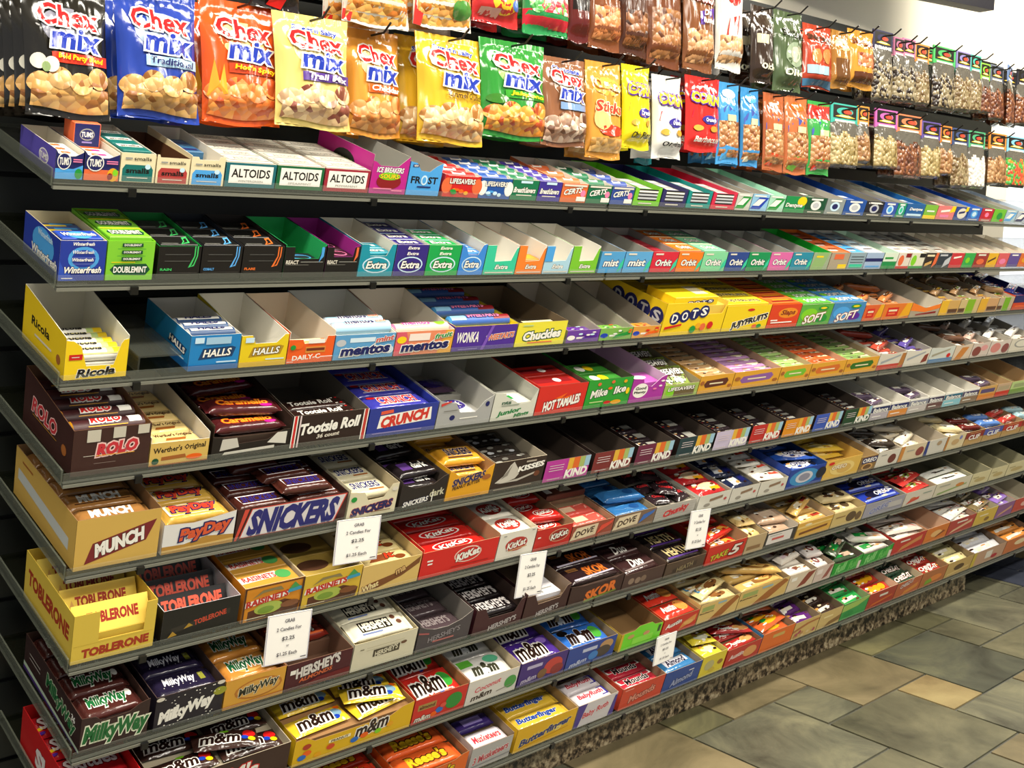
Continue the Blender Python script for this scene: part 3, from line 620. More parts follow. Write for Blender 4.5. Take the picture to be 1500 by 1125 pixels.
far2 = [(1186.5, 1212, '9aa88a', 'green lined', [P([(0, 0), (.7, 0), (.9, 1), (.2, 1)], '8fb070'), Q(.2, .7, .6, .8, 'y')], '22a436', 0), (1212.5, 1240, 'a89a84', 'orange lined', [Q(.5, .05, .95, .3, 'y'), Q(.2, .6, .7, .9, 'e')], 'ee7a1c', 'e'), (1240.5, 1264, '8fa4ae', 'grey blue', stripes(3, .1, .4, .9, .9, 'K', .8) + [Q(.1, .1, .9, .3, 'T')], 'w', 'B'), (1264.5, 1290, '9fb4d0', 'blue and white', [Q(0, .45, 1, .65, 'N'), Q(.1, .1, .9, .2, 'B')], 'w', 'i'), (1290.5, 1311, '1a8a48', 'green and white', [Q(0, .45, 1, 1, 'd8e4d0'), Q(.1, .6, .7, .72, 'G')], 'c8dccc', 0),
        (1311.5, 1330, 'ddd2c4', 'white with red slice', [E(.3, .5, .2, .34, 'e'), Q(.6, .7, 1, .95, 'R'), Q(0, 0, 1, .15, 'r')], 'w', 'W'), (1330.5, 1351, 'dcd8c0', 'white with lime slice', [E(.25, .5, .18, .34, 'L'), Q(.6, .7, 1, .95, 'K'), Q(0, 0, 1, .15, 'G')], 'w', 'W'), (1351.5, 1370, '2a201c', 'black and orange', [P([(.7, 0), (1, .3), (1, 1), (.8, 1)], 'e'), Q(.1, .75, .7, .88, 'f'), P([(.1, .1), (.6, .3), (.6, .5), (.1, .3)], 'u')], 'w', 'g'), (1370.5, 1389, '2a3440', 'black and grey', [P([(.5, 0), (1, .3), (1, .8), (.6, .5)], 's'), Q(.1, .78, .7, .9, 's')], 'w', 'g'),
        (1389.5, 1408, 'c83038', 'scarlet', [P([(.2, .6), (.8, .7), (.8, .8), (.2, .72)], 'W')], 'w', 0), (1408.5, 1424, '30a448', 'fresh green', [E(.4, .5, .2, .2, 'L')], 'w', 0), (1424.5, 1443, '9a2c28', 'brick red', [E(.5, .4, .3, .2, 'e'), Q(.2, .8, .8, .92, 'w')], 'w', 0), (1443.5, 1458, 'e4ae24', 'golden yellow', [P([(.1, .3), (.8, .6), (.8, .75), (.1, .45)], 'd')], 'w', 0), (1458.5, 1474, 'd85a5e', 'coral', [E(.5, .4, .3, .2, 'P')], 'w', 0), (1474.5, 1490, '5e4a92', 'purple', [Q(.2, .8, .8, .9, 'W')], 'w', 0), (1490.5, 1508, 'dd6a2a', 'amber', [E(.5, .5, .3, .2, 'Y')], 'w', 0)]
for x0, x1, c, nm, F, inn, cc in far2:
    b(2, x0, x1, nm + ' gum carton', 5.0, 19, c, inn, F, [C('pack', 4, PAL.get(cc, c), [Q(.08, .2, .6, .45, 'W'), Q(.3, .6, .9, .8, 'd')], 4.9, 'thin gum pack', t=1.2)] if cc else [], hb=5.6)

# third shelf -------------------------------------------------------------
b(3, 93, 186, 'bright yellow lozenge tray', 6.6, 18, 'f0cc1a', 'd8d4c4', [T('Ricola', .5, .17, .6, .19, 'K', 'W', .2, 3, .04), Q(.06, .5, .27, .64, 'r'), Q(.1, .56, .22, .58, 'w')],
  [C('roll', 5, 'W', [Q(.72, 0, .84, 1, 'l'), Q(.84, 0, 1, 1, 'f0cc1a'), T('Ricola', .42, .55, .44, .4, 'K', None, .2), Q(0, .0, 1, .1, 'f0e080')], 4.3, 'white and yellow lozenge stick', dr=(.03, .62))],
  prof=[(0, 1), (.12, .97), (.24, .84), (.34, .33), (.78, .33), (.88, .86), (.92, .95), (1, .98)], hs=7, hb=9.2, S=[T('Ricola', .42, .66, .42, .2, 'K'), E(.86, .35, .05, .12, 'U'), Q(.3, .35, .7, .4, 'w')])
hl = lambda c, c2: [P([(.18, .3), (.86, .36), (.92, .62), (.84, .66), (.26, .62)], c2), T('HALLS', .55, .49, .56, .2, 'W', 'K', .2, 2), Q(0, 0, 1, .16, c), Q(.55, .2, .95, .24, 'i'), Q(.08, .78, .26, .94, 'i')]
b(3, 275, 349, 'blue cough drop tray', 6.3, 17, '1c7fc0', 'd8d4c8', hl('1460a4', '123c6a') + [Q(.3, .74, .8, .94, '9fc4dc')], [C('roll', 3, '123c6a', [Q(.04, .3, .96, .75, 'W'), T('HALLS', .5, .52, .6, .3, 'N', None, .2)], 6.6, 'blue and white drop roll', dr=(.05, .5))], S=[P([(.52, .42), (.9, .34), (.94, .56), (.6, .66)], '123c6a'), T('HALLS', .73, .5, .34, .16, 'W', None, 0, -6), Q(0, 0, 1, .2, '1460a4'), Q(.6, .22, .9, .26, 'i')], hb=6.6)
b(3, 349.5, 419, 'yellow cough drop tray', 5.8, 17, 'e6c81a', 'e4e0d4', hl('d8b018', 'b08a1c')[:5], [], prof=[(0, 1), (.22, 1), (.3, .74), (.75, .74), (.92, 1), (1, 1)], hb=7.2)
b(3, 419.5, 487, 'orange vitamin drop tray', 5.0, 17, 'ea5c1c', 'e8dcc8', [T('DAILY-C', .42, .22, .6, .17, 'W', None, 0, 2), Q(.38, .38, .82, .62, 'd88a3a'), Q(.4, .46, .8, .56, '6a2a16'), E(.22, .68, .1, .14, 'o'), Q(.42, .74, .78, .9, 'W'), Q(.0, .06, .14, .08, 'W'), Q(.72, .2, 1, .23, 'W'), E(.1, .62, .06, .1, 'G')], [C('roll', 1, 'd88a3a', [Q(.1, .3, .9, .7, 'f')], 3.4, 'orange drop roll', dr=(.05, .25))], prof=[(0, .92), (.3, .9), (.34, .74), (.8, .76), (.84, 1), (1, 1)], hs=6, hb=7)
mt = lambda s, c, tc: [T('mentos', .52, .34, .8, .3, 'N', 'W', .12, 2, .05, .11), T(s, .82, .78, .3, .2, tc, 'W', .2, 6)]
b(3, 487.5, 576, 'blue mint roll tray', 4.9, 18, '5a9ccc', 'e4e2d8', [E(.1, .68, .08, .14, 's'), Q(.24, .68, .66, .86, 'd4e8f4'), E(.93, .3, .07, .16, 'c8d8e0')] + mt('mint', 'B', 'd05048'), [C('roll', 2, 'a8d4ee', [T('mentos', .45, .5, .5, .4, 'N', 'W'), T('mint', .84, .5, .18, .3, 'e', 'W')], 6.4, 'pale blue mint roll', dr=(.05, .36), ends='i')], hb=7)
b(3, 576.5, 661, 'fruit roll tray', 4.9, 18, 'e88a62', 'ddd6c8', [P([(0, 0), (.3, 0), (.16, 1), (0, 1)], 'd85a6a'), P([(.75, 0), (1, 0), (1, 1), (.86, 1)], 'e8a83a')] + [E(.1, .66, .08, .15, 'y'), Q(.22, .6, .58, .9, 'f4e4d8')] + mt('fruit', 'o', 'G'), [C('roll', 1, 'f0c8b0', [T('mentos', .4, .5, .5, .4, 'm', 'W'), E(.85, .5, .1, .3, 'L')], 5.6, 'pink fruit roll', dr=(.05, .2), ends='P')], hb=7)
sw = [T('SWEETARTS', .55, .5, .55, .42, 'P', 'N', .15)]
b(3, 661.5, 753, 'purple tart candy tray', 5.3, 22, '4c2a92', 'y', [T('WONKA', .22, .55, .34, .4, 'W', 'p', .1), T('SWEETARTS', .74, .52, .46, .22, 'e', 'W', .2, 4), P([(.45, 0), (.5, 0), (.62, 1), (.57, 1)], '7a50b8'), Q(.1, .06, .4, .09, 'v')], [C('roll', 4, '3a64b4', [Q(.72, .1, 1, .9, 'R'), Q(0, .1, .25, .9, '8ac0e0')] + sw, 6.2, 'blue and red tart roll', ends='B')], S=[T('WONKA', .6, .55, .5, .5, 'W', None)])
b(3, 753.5, 826, 'lemon yellow jelly tray', 5.4, 22, 'e8dc3e', 'k', [T('Chuckles', .52, .46, .74, .34, 'W', 'D', .1, 3, .05, .13), Q(.25, .12, .75, .17, 'o'), Q(.1, .84, .3, .9, 'l')], [C('bar', 1, '2a241c', [Q(.1, .2, .9, .5, 'f')], 5.4, 'black and white jelly bar', dr=(.03, .2))])
for x0, x1, c, nm, cc in ((829, 877, '6a3a9c', 'low purple', ['p', 'i', 'W']), (877.5, 925, '7cb04c', 'low green', ['G', 'o', 'W']), (925.5, 966, 'dc9a3c', 'low orange', ['o', 'Y', 'r'])):
    b(3, x0, x1, nm + ' chew tray', 2.9, 22, c, 'b0a898', [E(.14, .4, .12, .2, 'b' if 'purple' not in nm else 'W'), Q(.3, .3, .7, .44, 'W'), P([(.4, .1), (.95, .4), (.95, .7), (.5, .4)], cc[0])] + blobs(6, .4, .5, .95, .8, cc, .06, x0), [C('bar', 1, c, blobs(8, .1, .2, .9, .8, cc, .06, 3), 2.6, nm[4:] + ' chew bar', dr=(.03, .2))], hs=2.9, hb=6, side='8a8a80')
dots = lambda w=.6, h=.4, cu=.4, cv=.62, r=6: sum([[E(cu + (i - 1.5) * w / 4, cv + (i - 1.5) * .06, w / 7.2, h * .5, 'N'), T(q, cu + (i - 1.5) * w / 4, cv + (i - 1.5) * .06, w / 7, h * .6, 'W')] for i, q in enumerate('DOTS')], [])
b(3, 966.5, 1056, 'big yellow gumdrop carton', 8.2, 26, 'ecc91c', 'e0c050', dots() + [P([(.04, .2), (.3, .3), (.3, .36), (.04, .28)], 'r'), E(.5, .16, .05, .12, 'G'), E(.66, .22, .05, .12, 'e'), E(.78, .26, .05, .12, 'r'), E(.58, .26, .04, .1, 'Y')],
  [C('pack', 1, 'ecc91c', [Q(.6, .2, .9, .8, 'f')], 9.3, 'yellow gumdrop box lying on top', t=2.2, dr=(.02, .4), lw=.72, front=dots(.6, .5, .6, .4)), C('pack', 2, 'e4c018', [Q(.3, .2, .8, .7, 'f')], 7.5, 'yellow gumdrop box', t=2.2, dr=(.42, .9))], prof=[(0, 1), (.62, 1), (.66, .6), (.94, .62), (1, .95)],
  S=sum([[E(.4 + i * .17, .6 - i * .02, .085, .26, 'N'), T(q, .4 + i * .17, .6 - i * .02, .08, .3, 's')] for i, q in enumerate('DOTS')], []) + [E(.9, .2, .03, .1, 'e')])
jj = [T('JUJYFRUITS', .5, .5, .8, .5, '5a4a10', 'f', .1, -4)]
b(3, 1056.5, 1122, 'yellow fruit candy carton', 6.8, 27, 'eccb1a', 'u', [T('JUJYFRUITS', .58, .34, .78, .28, 'K', 'W', .1, 9, .05, .12), E(.55, .82, .08, .05, 'r'), E(.72, .14, .06, .08, 'e'), E(.82, .14, .06, .08, 'G')], [C('pack', 6, 'eccb1a', jj, 7, 'yellow fruit candy box', t=2.2)])
b(3, 1122.5, 1167, 'tall orange candy carton', 6.6, 27, 'd8401c', 'e07a30', [E(.6, .62, .32, .22, 'ea8a20'), T('Slaps', .6, .62, .46, .26, 'R', 'Y', .2), Q(.1, .2, .8, .25, 'W'), Q(.08, .3, .3, .35, 'W')], [C('pack', 8, 'e0691c', [Q(.1, .2, .9, .5, 'R'), Q(.2, .55, .8, .75, 'Y')], 6.8, 'orange and red candy box', t=2.2)])
for x0, x1, c, nm in ((1167.5, 1214, '5aa83c', 'swirly green'), (1214.5, 1262, '3f84b8', 'swirly blue')):
    b(3, x0, x1, nm + ' chew carton', 6.2, 26, c, 'w', [E(.3, .5, .25, .3, 'L' if 'green' in nm else 'B'), E(.7, .3, .2, .2, 'G' if 'green' in nm else 'p'), T('SOFT', .48, .34, .66, .36, 'W', 'R', .25, 6), E(.7, .8, .16, .1, 'G'), E(.7, .8, .1, .05, 'y')], [C('pack', 5, c, [T('SOFT', .5, .5, .5, .6, 'W', 'G' if 'green' in nm else 'N', .2), E(.15, .5, .1, .3, 'L'), E(.85, .5, .1, .3, 'i')], 6.3, nm[7:] + ' chew box', t=2, dr=(.02, .75))])
fru = [Q(.15, .2, .55, .75, 'r'), Q(.2, .5, .5, .62, 'f'), Q(.2, .3, .45, .42, 'e'), P([(.6, 0), (1, .2), (1, 1), (.8, 1)], 'Y')]
b(3, 1262.5, 1290, 'red and orange fruit tray', 5, 26, 'd8602c', 'b0a490', fru, [C('bar', 5, 'd88a4a', [Q(.2, .2, .7, .7, 'R')], 4.4, 'tan fruit bar', dr=(.02, .7))], hb=6.4)
b(3, 1290.5, 1331, 'orange speckled fruit tray', 5, 26, 'dc7428', 'b0a490', fru, [C('bar', 5, 'c87840', [Q(.2, .2, .7, .7, 'd')], 4.4, 'brown fruit bar', dr=(.02, .7))], hb=6)
b(3, 1331.5, 1374, 'scooped orange edged tray', 5.2, 26, 'a89a84', 'c0b8a8', [P([(0, .45), (.5, .3), (1, .5), (1, .8), (.5, .56), (0, .95)], 'ec7a24'), P([(.2, .1), (.9, .2), (.9, .32), (.2, .2)], 'R')], [], prof=[(0, 1), (.15, .7), (.5, .6), (.85, .68), (1, .85)], hb=6)
for x0, x1, c, c2, nm in ((1374.5, 1402, 'caa05a', 'e2b02a', 'tan and gold'), (1402.5, 1431, 'c9b27c', '80ae1e', 'tan and green'), (1431.5, 1459, 'c79a6a', 'dba62e', 'brown and gold'), (1459.5, 1481, 'b8a68a', '74a81e', 'beige and green')):
    b(3, x0, x1, nm + ' granola tray', 5, 26, c, 'b8a88e', [Q(.0 if 'gold' in nm else .35, .0, .4 if 'gold' in nm else .75, 1, c2), Q(.45, .1, .95, .4, 'd') if 'gold' in nm else Q(.0, .1, .3, .4, 'd')], [C('bar', 6, '8a6a48', [Q(.1, .1, .4, .8, 'f'), Q(.5, .2, .9, .6, c2)], 5, 'mottled granola bar', dr=(.02, .9))], hb=5.6)
b(3, 1481.5, 1518, 'red and navy far tray', 5.4, 26, 'c8421e', 'N', [Q(0, .5, 1, 1, 'N'), Q(.1, .2, .9, .3, 'e')], [C('bar', 4, '202458', [Q(.1, .2, .9, .9, 'e')], 4.6, 'navy and coral bar')])

# fourth shelf ------------------------------------------------------------
ro = [T('ROLO', .46, .5, .42, .4, 'r', 'W', .2, 0, .05, .14), Q(.78, .2, .96, .7, 'W'), Q(.2, .1, .75, .14, 'Y')]
b(4, 103, 217.5, 'dark brown caramel roll tray', 8, 21, '3d211d', '6a4a34', [T('ROLO', .57, .55, .52, .24, 'c8303a', 'f0c8c0', .2, 4, .06, .15), Q(.3, .4, .8, .415, 'Y'), Q(.17, .72, .34, .98, 'c9c2b0'), Q(.5, .76, .66, 1.0, 'c9c2b0'), Q(.82, .8, .97, 1.0, 'c9c2b0'), Q(.28, .24, .56, .25, '8a7a70'), Q(.14, .42, .32, .43, 'w')],
  [C('roll', 5, '3d1a1c', ro, 8.2, 'brown roll with red lettering', ends='Y', t=3.0)], hb=10, S=[T('ROLO', .43, .62, .5, .3, 'c8303a', 'f0c8c0', .15), Q(.2, .4, .7, .41, 'Y'), E(.85, .4, .05, .12, 'U')])
we = [T("Werther's Original", .5, .6, .84, .4, 'd', None), P([(.25, .1), (.7, .1), (.75, .3), (.3, .3)], 'U')]
b(4, 218, 305, 'cream and gold caramel tray', 4.2, 22, 'd8b45e', 'd8d2c4', [T("Werther's Original", .5, .66, .88, .3, '3a2a14', None, .05, 2), P([(.2, .2), (.62, .24), (.6, .4), (.2, .36)], 'U'), E(.76, .24, .14, .12, 'o'), E(.1, .2, .06, .14, 'D'), Q(0, 0, 1, .05, 'U')], [C('bar', 5, 'e4c884', we, 4.3, 'cream caramel bar with brown lettering', jit=.06)], prof=[(0, 1), (1, .96)], hs=5.2, hb=7)
cm = [T('Caramello', .5, .52, .8, .5, 'f09a2a', 'd03a14', .1), E(.85, .15, .1, .12, 'm')]
b(4, 309, 424, 'black tray of orange lettered bars', 4.0, 24, '1d1512', '3a2c24', [P([(.1, .3), (.12, .85), (.3, .85), (.34, .4)], 'c9c4b8'), P([(.7, .45), (.82, .9), (.95, .9), (.95, .3)], 'd8d4c8'), P([(.14, .1), (.8, .16), (.8, .3), (.16, .22)], 'd0ccc0')], [C('bar', 4, '4a1a1c', cm, 6.0, 'maroon bar with orange lettering', jit=.09, dr=(.02, .8))], prof=[(0, 1), (.1, .95), (.3, .55), (.7, .6), (.9, 1), (1, 1)], hs=6.2, hb=8)
to = [T('Tootsie Roll', .42, .5, .74, .5, 'W', None, .15), Q(.82, .1, .86, .9, 'W'), Q(.9, .1, .94, .9, 'r')]
b(4, 424.5, 535, 'dark tray with red stripes', 6.3, 24, '2c1b17', '6a6358', [Q(.0, 0, .06, 1, 'W'), Q(.015, 0, .045, 1, 'r'), Q(.93, 0, 1, 1, 'W'), Q(.945, 0, .985, 1, 'c03a30'), Q(.08, 0, .1, 1, 'e0'.ljust(6, 'c')), T('Tootsie Roll', .5, .6, .78, .32, 'W', None, .2, 3, .045), T('36 count', .48, .3, .3, .12, 'w', None, .2, 3)], [C('bar', 2, '2c1b17', to, 6.4, 'black bar with white lettering', dr=(.02, .34), jit=.04)], hb=8)
cr = [Q(.12, .12, .9, .88, 'e8d8d4'), T('CRUNCH', .52, .5, .7, .6, 'c83038', 'f4e4dc', .15), E(.1, .8, .08, .12, 'r')]
b(4, 536, 637, 'blue tray with white banner', 6.0, 24, '2a3890', '2a3890', [P([(.14, .28), (.92, .4), (.9, .86), (.16, .72)], 'W'), T('CRUNCH', .53, .56, .68, .34, 'd0382c', None, .2, 6, .06), P([(.16, .76), (.34, .8), (.33, .92), (.16, .88)], 'e0583c'), Q(.08, .1, .8, .13, 'v')], [C('bar', 4, '3a3aa0', cr, 6.6, 'blue bar with red lettering', jit=.05)], hb=7)
b(4, 637.5, 717.5, 'silver peppermint tray', 6.0, 24, 'a8a8a6', 'b0aea6', [E(.28, .34, .05, .1, 'N'), E(.9, .72, .04, .1, 'N'), Q(.42, .26, .75, .3, 'W'), P([(.04, .8), (.22, .94), (.2, .98), (.03, .9)], 'd04038'), Q(.1, .6, .35, .63, '77756e')], [C('pouch', 1, 's', [E(.5, .5, .34, .36, '3a2a80'), T('York', .5, .5, .4, .3, 'W', None, .2)], 3.4, 'silver and blue mint packet', cols=1, dr=(.03, .3), lw=.6), C('pouch', 1, '3a2a3c', [E(.6, .5, .3, .3, '3a2a80'), E(.2, .6, .1, .3, 'r')], 4, 'dark mint packet', dr=(.4, .7), lw=.8)], prof=[(0, 1), (.3, .88), (.42, .5), (.7, .46), (.84, .84), (1, 1.02)], hs=6.2, hb=7.4)
b(4, 718, 782, 'white mints tray', 6.4, 24, 'd4d4c6', 'b4b2a6', [T('Junior', .4, .26, .54, .2, '0f7a3a', None, .2, 6, .045), T('Mints', .7, .14, .34, .12, '0f7a3a', None, .2, 6, .045), Q(.2, .5, .6, .54, '9aa494'), T('nts', .3, .62, .2, .1, '2a5a44')], [C('pack', 1, 'dcdcd0', [Q(.1, .3, .7, .6, 'G')], 3.2, 'white mints box', t=1.4, dr=(.03, .3))], prof=[(0, 1), (.24, .96), (.26, .86), (.62, .52), (.86, .56), (1, 1.0)], hs=6.4, hb=7)
b(4, 782.5, 854, 'red hot candy carton', 6.8, 24, 'd42a20', '5a4a3e', [T('HOT TAMALES', .52, .36, .74, .3, 'W', 'R', .2, 7, .05, .12), P([(.35, .52), (.6, .7), (.5, .52), (.72, .62), (.62, .5)], 'o')], [C('pack', 2, 'b02018', [Q(.1, .3, .9, .7, 'R'), E(.6, .5, .08, .2, 'W')], 6.0, 'red candy box', t=1.8, dr=(.05, .5))], hb=7)
b(4, 854.5, 920, 'green fruit candy carton', 7.0, 24, '2a9a30', '4a4438', [T('Mike', .28, .52, .36, .26, 'W', 'D', .15, 6), T('Ike', .74, .58, .26, .24, 'W', 'D', .15, 6), E(.24, .84, .04, .06, 'e'), E(.54, .88, .04, .06, 'e'), E(.82, .86, .04, .06, 'Y'), E(.5, .66, .05, .05, 'o'), E(.92, .5, .04, .12, 'y'), E(.7, .14, .12, .08, 'Y'), E(.5, .16, .08, .06, 'r'), Q(.1, .2, .4, .24, 'l')], [C('pack', 2, '3a8a30', [E(.4, .5, .1, .3, 'W'), E(.6, .5, .1, .3, 'y')], 5.4, 'green and yellow candy box', t=1.8, dr=(.05, .5))], side='2a9a30', hb=7.4)
b(4, 920.5, 970, 'magenta licorice tray', 6.2, 24, 'a8309c', 'd0b8cc', [E(.28, .48, .22, .3, 'W'), T('Good', .28, .58, .3, .12, 'K'), T('Plenty', .28, .4, .34, .12, 'K'), E(.9, .8, .06, .04, 'W'), E(.86, .6, .05, .04, 'W'), E(.7, .5, .06, .04, 'P')], [C('pack', 1, 'b85ab0', [E(.5, .5, .3, .2, 'W')], 4.2, 'pink licorice box', t=1.4, dr=(.05, .3))], prof=[(0, 1), (.3, .95), (.36, .7), (.6, .6), (.84, .95), (1, 1.05)], hb=7)
ls = [T('LIFESAVERS', .5, .66, .76, .26, 'W', 'K'), T('GUMMIES', .5, .3, .6, .2, 'l', 'D')]
b(4, 970.5, 1021, 'lime tray of gummy pouches', 3.4, 24, 'a0b85c', 'a09078', [E(.2, .5, .14, .4, 'L'), Q(.3, .1, .9, .8, '6a5a3a')] + ls[:1], [C('pouch', 3, '8aa04a', [E(.5, .5, .42, .42, '5a4a34')] + ls, 6.6, 'green and brown gummy pouch', tilt=.5, dr=(.05, .75), t=1.8)], hs=4, hb=6)
lab = lambda c: [P([(.2, .3), (.8, .36), (.86, .6), (.8, .78), (.2, .7), (.14, .5)], c), Q(.3, .48, .7, .56, 'f'), E(.92, .3, .06, .1, 'U'), E(.08, .6, .06, .12, 'U')]
for x0, x1, c, nm, bc, d in ((1021.5, 1071, '5a2a1c', 'gold tray with brown label', 'c8a070', 'tan and brown nut bar'), (1071.5, 1139, '8a5a9c', 'gold tray with purple label', 'b88ab8', 'lilac nut bar'), (1139.5, 1184, '74b82e', 'gold tray with lime label', 'a8c878', 'green and white nut bar'), (1184.5, 1235, 'd06a28', 'gold tray with orange label', 'd86030', 'orange nut bar'), (1235.5, 1283, '2f6a1e', 'gold tray with green label', '8aa860', 'pale green nut bar')):
    b(4, x0, x1, nm, 4.8, 25, 'dca030', 'c0a080', lab(c), [C('bar', 6, bc, [Q(.1, .15, .5, .85, c), Q(.55, .3, .9, .7, 'f')], 5, d, jit=.05, dr=(.02, .9))], hb=5.6)
for i, (x0, x1, c, nm, F) in enumerate(((1283.5, 1322, 'd4cdbd', 'white tray with red base', [Q(0, 0, 1, .3, 'c0443a'), P([(.1, .35), (.8, .75), (.8, .85), (.1, .5)], '9aa0a4'), P([(.8, .0), (1, .2), (1, .9), (.86, .9)], 'b0743a')]), (1322.5, 1358, 'd6d0c2', 'white tray with brown corner', [P([(.1, .35), (.8, .75), (.8, .85), (.1, .5)], '9aa0a4'), P([(.7, .1), (.95, .2), (.95, .7), (.8, .6)], '84382c')]), (1358.5, 1394, 'c9cdc4', 'white tray with blue base', [Q(0, 0, 1, .25, '5a80a8'), P([(.1, .4), (.8, .75), (.8, .85), (.1, .55)], 'a09a84'), E(.8, .4, .08, .14, 'r')]), (1394.5, 1420, 'd4c0a8', 'white tray with orange stripe', [P([(.1, 0), (.5, 0), (.8, .8), (.4, .8)], 'c8803a')]), (1420.5, 1446, 'd0c0b4', 'white tray with brown shake', [E(.3, .4, .24, .34, '84423a'), E(.7, .6, .2, .2, 'dd9a98')]), (1446.5, 1476, 'd4c8bc', 'white tray with pink shake', [E(.3, .5, .24, .34, 'd0847c'), E(.8, .4, .18, .34, '8a4a48')]), (1476.5, 1512, 'd8d0be', 'white tray with round mark', [E(.5, .6, .34, .3, 'g'), E(.5, .6, .28, .24, 'e0dac8')]))):
    b(4, x0, x1, nm, 5.4, 26, c, '9a9488', F, [] if i == 2 else [C('bar', 4, ['b84a38', '5a4a94', '', '6a4a38', 'c0a090', 'd8d4cc', 'e0dcd4'][i], [Q(.1, .2, .6, .8, 'W'), Q(.65, .3, .9, .7, 'd')], 5, ['red', 'violet', '', 'brown', 'beige', 'white', 'pale'][i] + ' and white diet bar', dr=(.02, .75), jit=.08)], prof=[(0, 1), (.5, .92), (1, 1)], hb=6.4)

# fifth shelf -------------------------------------------------------------
mu = [Q(.06, .12, .94, .88, '3a1a14'), T('MUNCH', .48, .5, .66, .5, 'W', None, .15, 0, .06)]
b(5, 107, 231, 'large tan carton', 9.2, 27, 'd3ac55', '8a6a48', [P([(.12, .1), (.84, .4), (.95, .8), (.2, .5)], '7a2228'), T('MUNCH', .52, .45, .6, .24, 'W', 'd', .25, 14, .06, .1)], [C('bar', 5, 'a0703c', mu, 9.2, 'brown bar with white block lettering', jit=.05)], S=[P([(.06, .4), (.9, .26), (.9, .5), (.06, .62)], 'c9cdc8'), Q(.12, .8, .3, .84, 'U')])
pd = [T('PayDay', .5, .5, .8, .64, 'd0442c', 'N', .1, 0, .05, .13)]
b(5, 236, 342, 'white and peanut tray', 5.7, 24, 'e4e2de', '8a6a4a', [P([(0, 0), (1, 0), (1, .3), (.6, .4), (.3, .24), (0, .26)], 'b88a3c'), P([(0, .06), (1, .1), (1, .18), (0, .12)], 'd8b060'), T('PayDay', .58, .6, .7, .46, 'd85a34', 'N', .2, 7, .05, .14), P([(.2, .5), (.3, .56), (.26, .5)], 'N')], [C('bar', 4, 'd0a648', [Q(0, .1, .84, .9, 'e4d8c4')] + pd, 7.2, 'white and gold peanut bar', jit=.05, dr=(.02, .9), t=2.4)], prof=[(0, 1), (.4, .93), (.72, 1.02), (1, 1.12)], hs=6, hb=7)
sn = [P([(.06, .15), (.96, .15), (.92, .88), (.02, .88)], 'f4f0f4'), T('SNICKERS', .48, .5, .78, .46, '2a2a80', None, .2, 0, .02)]
b(5, 343, 505, 'wide brown carton blue lettering', 6.2, 25, '3a1c1a', '3a2420', [P([(.0, .0), (.02, .0), (.1, .98), (.06, .98)], 'd04a3a'), P([(.04, .06), (.9, .06), (.99, .98), (.12, .98)], 'd84a3c'), P([(.05, .08), (.89, .08), (.975, .95), (.125, .95)], 'dcd6d6'), T('SNICKERS', .51, .5, .8, .72, '2a2a72', None, .3, 0, .06)],
  [C('bar', 3, '4a241c', sn, 7.0, 'brown bar with blue lettering', cols=2, jit=.12, dr=(.02, .62)), C('bar', 2, '2e1a16', [Q(.7, .1, 1, .9, '2f7a34')] + [T('SNICKERS', .4, .45, .6, .4, 'b8b4c0', None, .2)], 7.4, 'dark bar with green end', jit=.08, dr=(.64, .96), cols=2)])
b(5, 507, 579, 'cream tray of almond bars', 5.8, 24, 'ddd4b4', 'b0a284', [T('SNICKERS', .5, .3, .84, .26, '232358', 'b84a3a', .25, 6, .06, .1), E(.1, .72, .06, .1, 'G'), Q(.5, .12, .9, .16, '8a6a48'), E(.92, .9, .06, .08, 'w')], [C('bar', 4, 'd8cfae', [T('SNICKERS', .5, .5, .74, .46, '2c2c66', 'W', .2), Q(.5, .08, .9, .16, 'U')], 5.6, 'cream bar with dark lettering', jit=.05)], prof=[(0, 1), (.3, .92), (.4, .6), (.72, .64), (.86, 1.08), (1, 1.1)], hs=6.4)
b(5, 583, 651, 'black tray of dark bars', 5.8, 24, '241d1c', '4a4038', [T('SNICKERS', .36, .22, .54, .18, 'W', 'N', .25, 6), T('dark', .8, .46, .3, .26, 'c8c4a8', None, .05, 4), Q(.7, .12, .72, .5, 'W')], [C('bar', 3, '201a1c', [Q(.1, .2, .4, .8, '5a3a80'), T('dark', .65, .5, .4, .5, 'W', None)], 5.0, 'black bar with white lettering', jit=.08, dr=(.02, .75))], prof=[(0, 1), (.1, .9), (.3, .76), (.7, .8), (.9, 1.05), (1, 1.1)], hs=6.2)
b(5, 651.5, 717, 'golden yellow peanut tray', 6.2, 22, 'e0a01e', 'b0885c', [T('SNICKERS', .46, .72, .72, .24, '2a2858', 'f0c070', .25, 8, .05), T('PEANUT BUTTER', .42, .5, .6, .12, '3a2418', None, .2, 8), E(.86, .68, .1, .1, 'U'), Q(.1, .06, .8, .1, 'c88a18')], [C('bar', 3, 'd89a2c', [T('SNICKERS', .5, .5, .7, .5, '2a2858', 'f0d0a0', .2), Q(.1, .06, .8, .16, 'd')], 6.0, 'golden bar with dark lettering', jit=.12, t=2.2)], prof=[(0, 1.1), (.1, 1.05), (.2, .88), (.8, .88), (.9, 1.05), (1, 1.12)], hs=7)
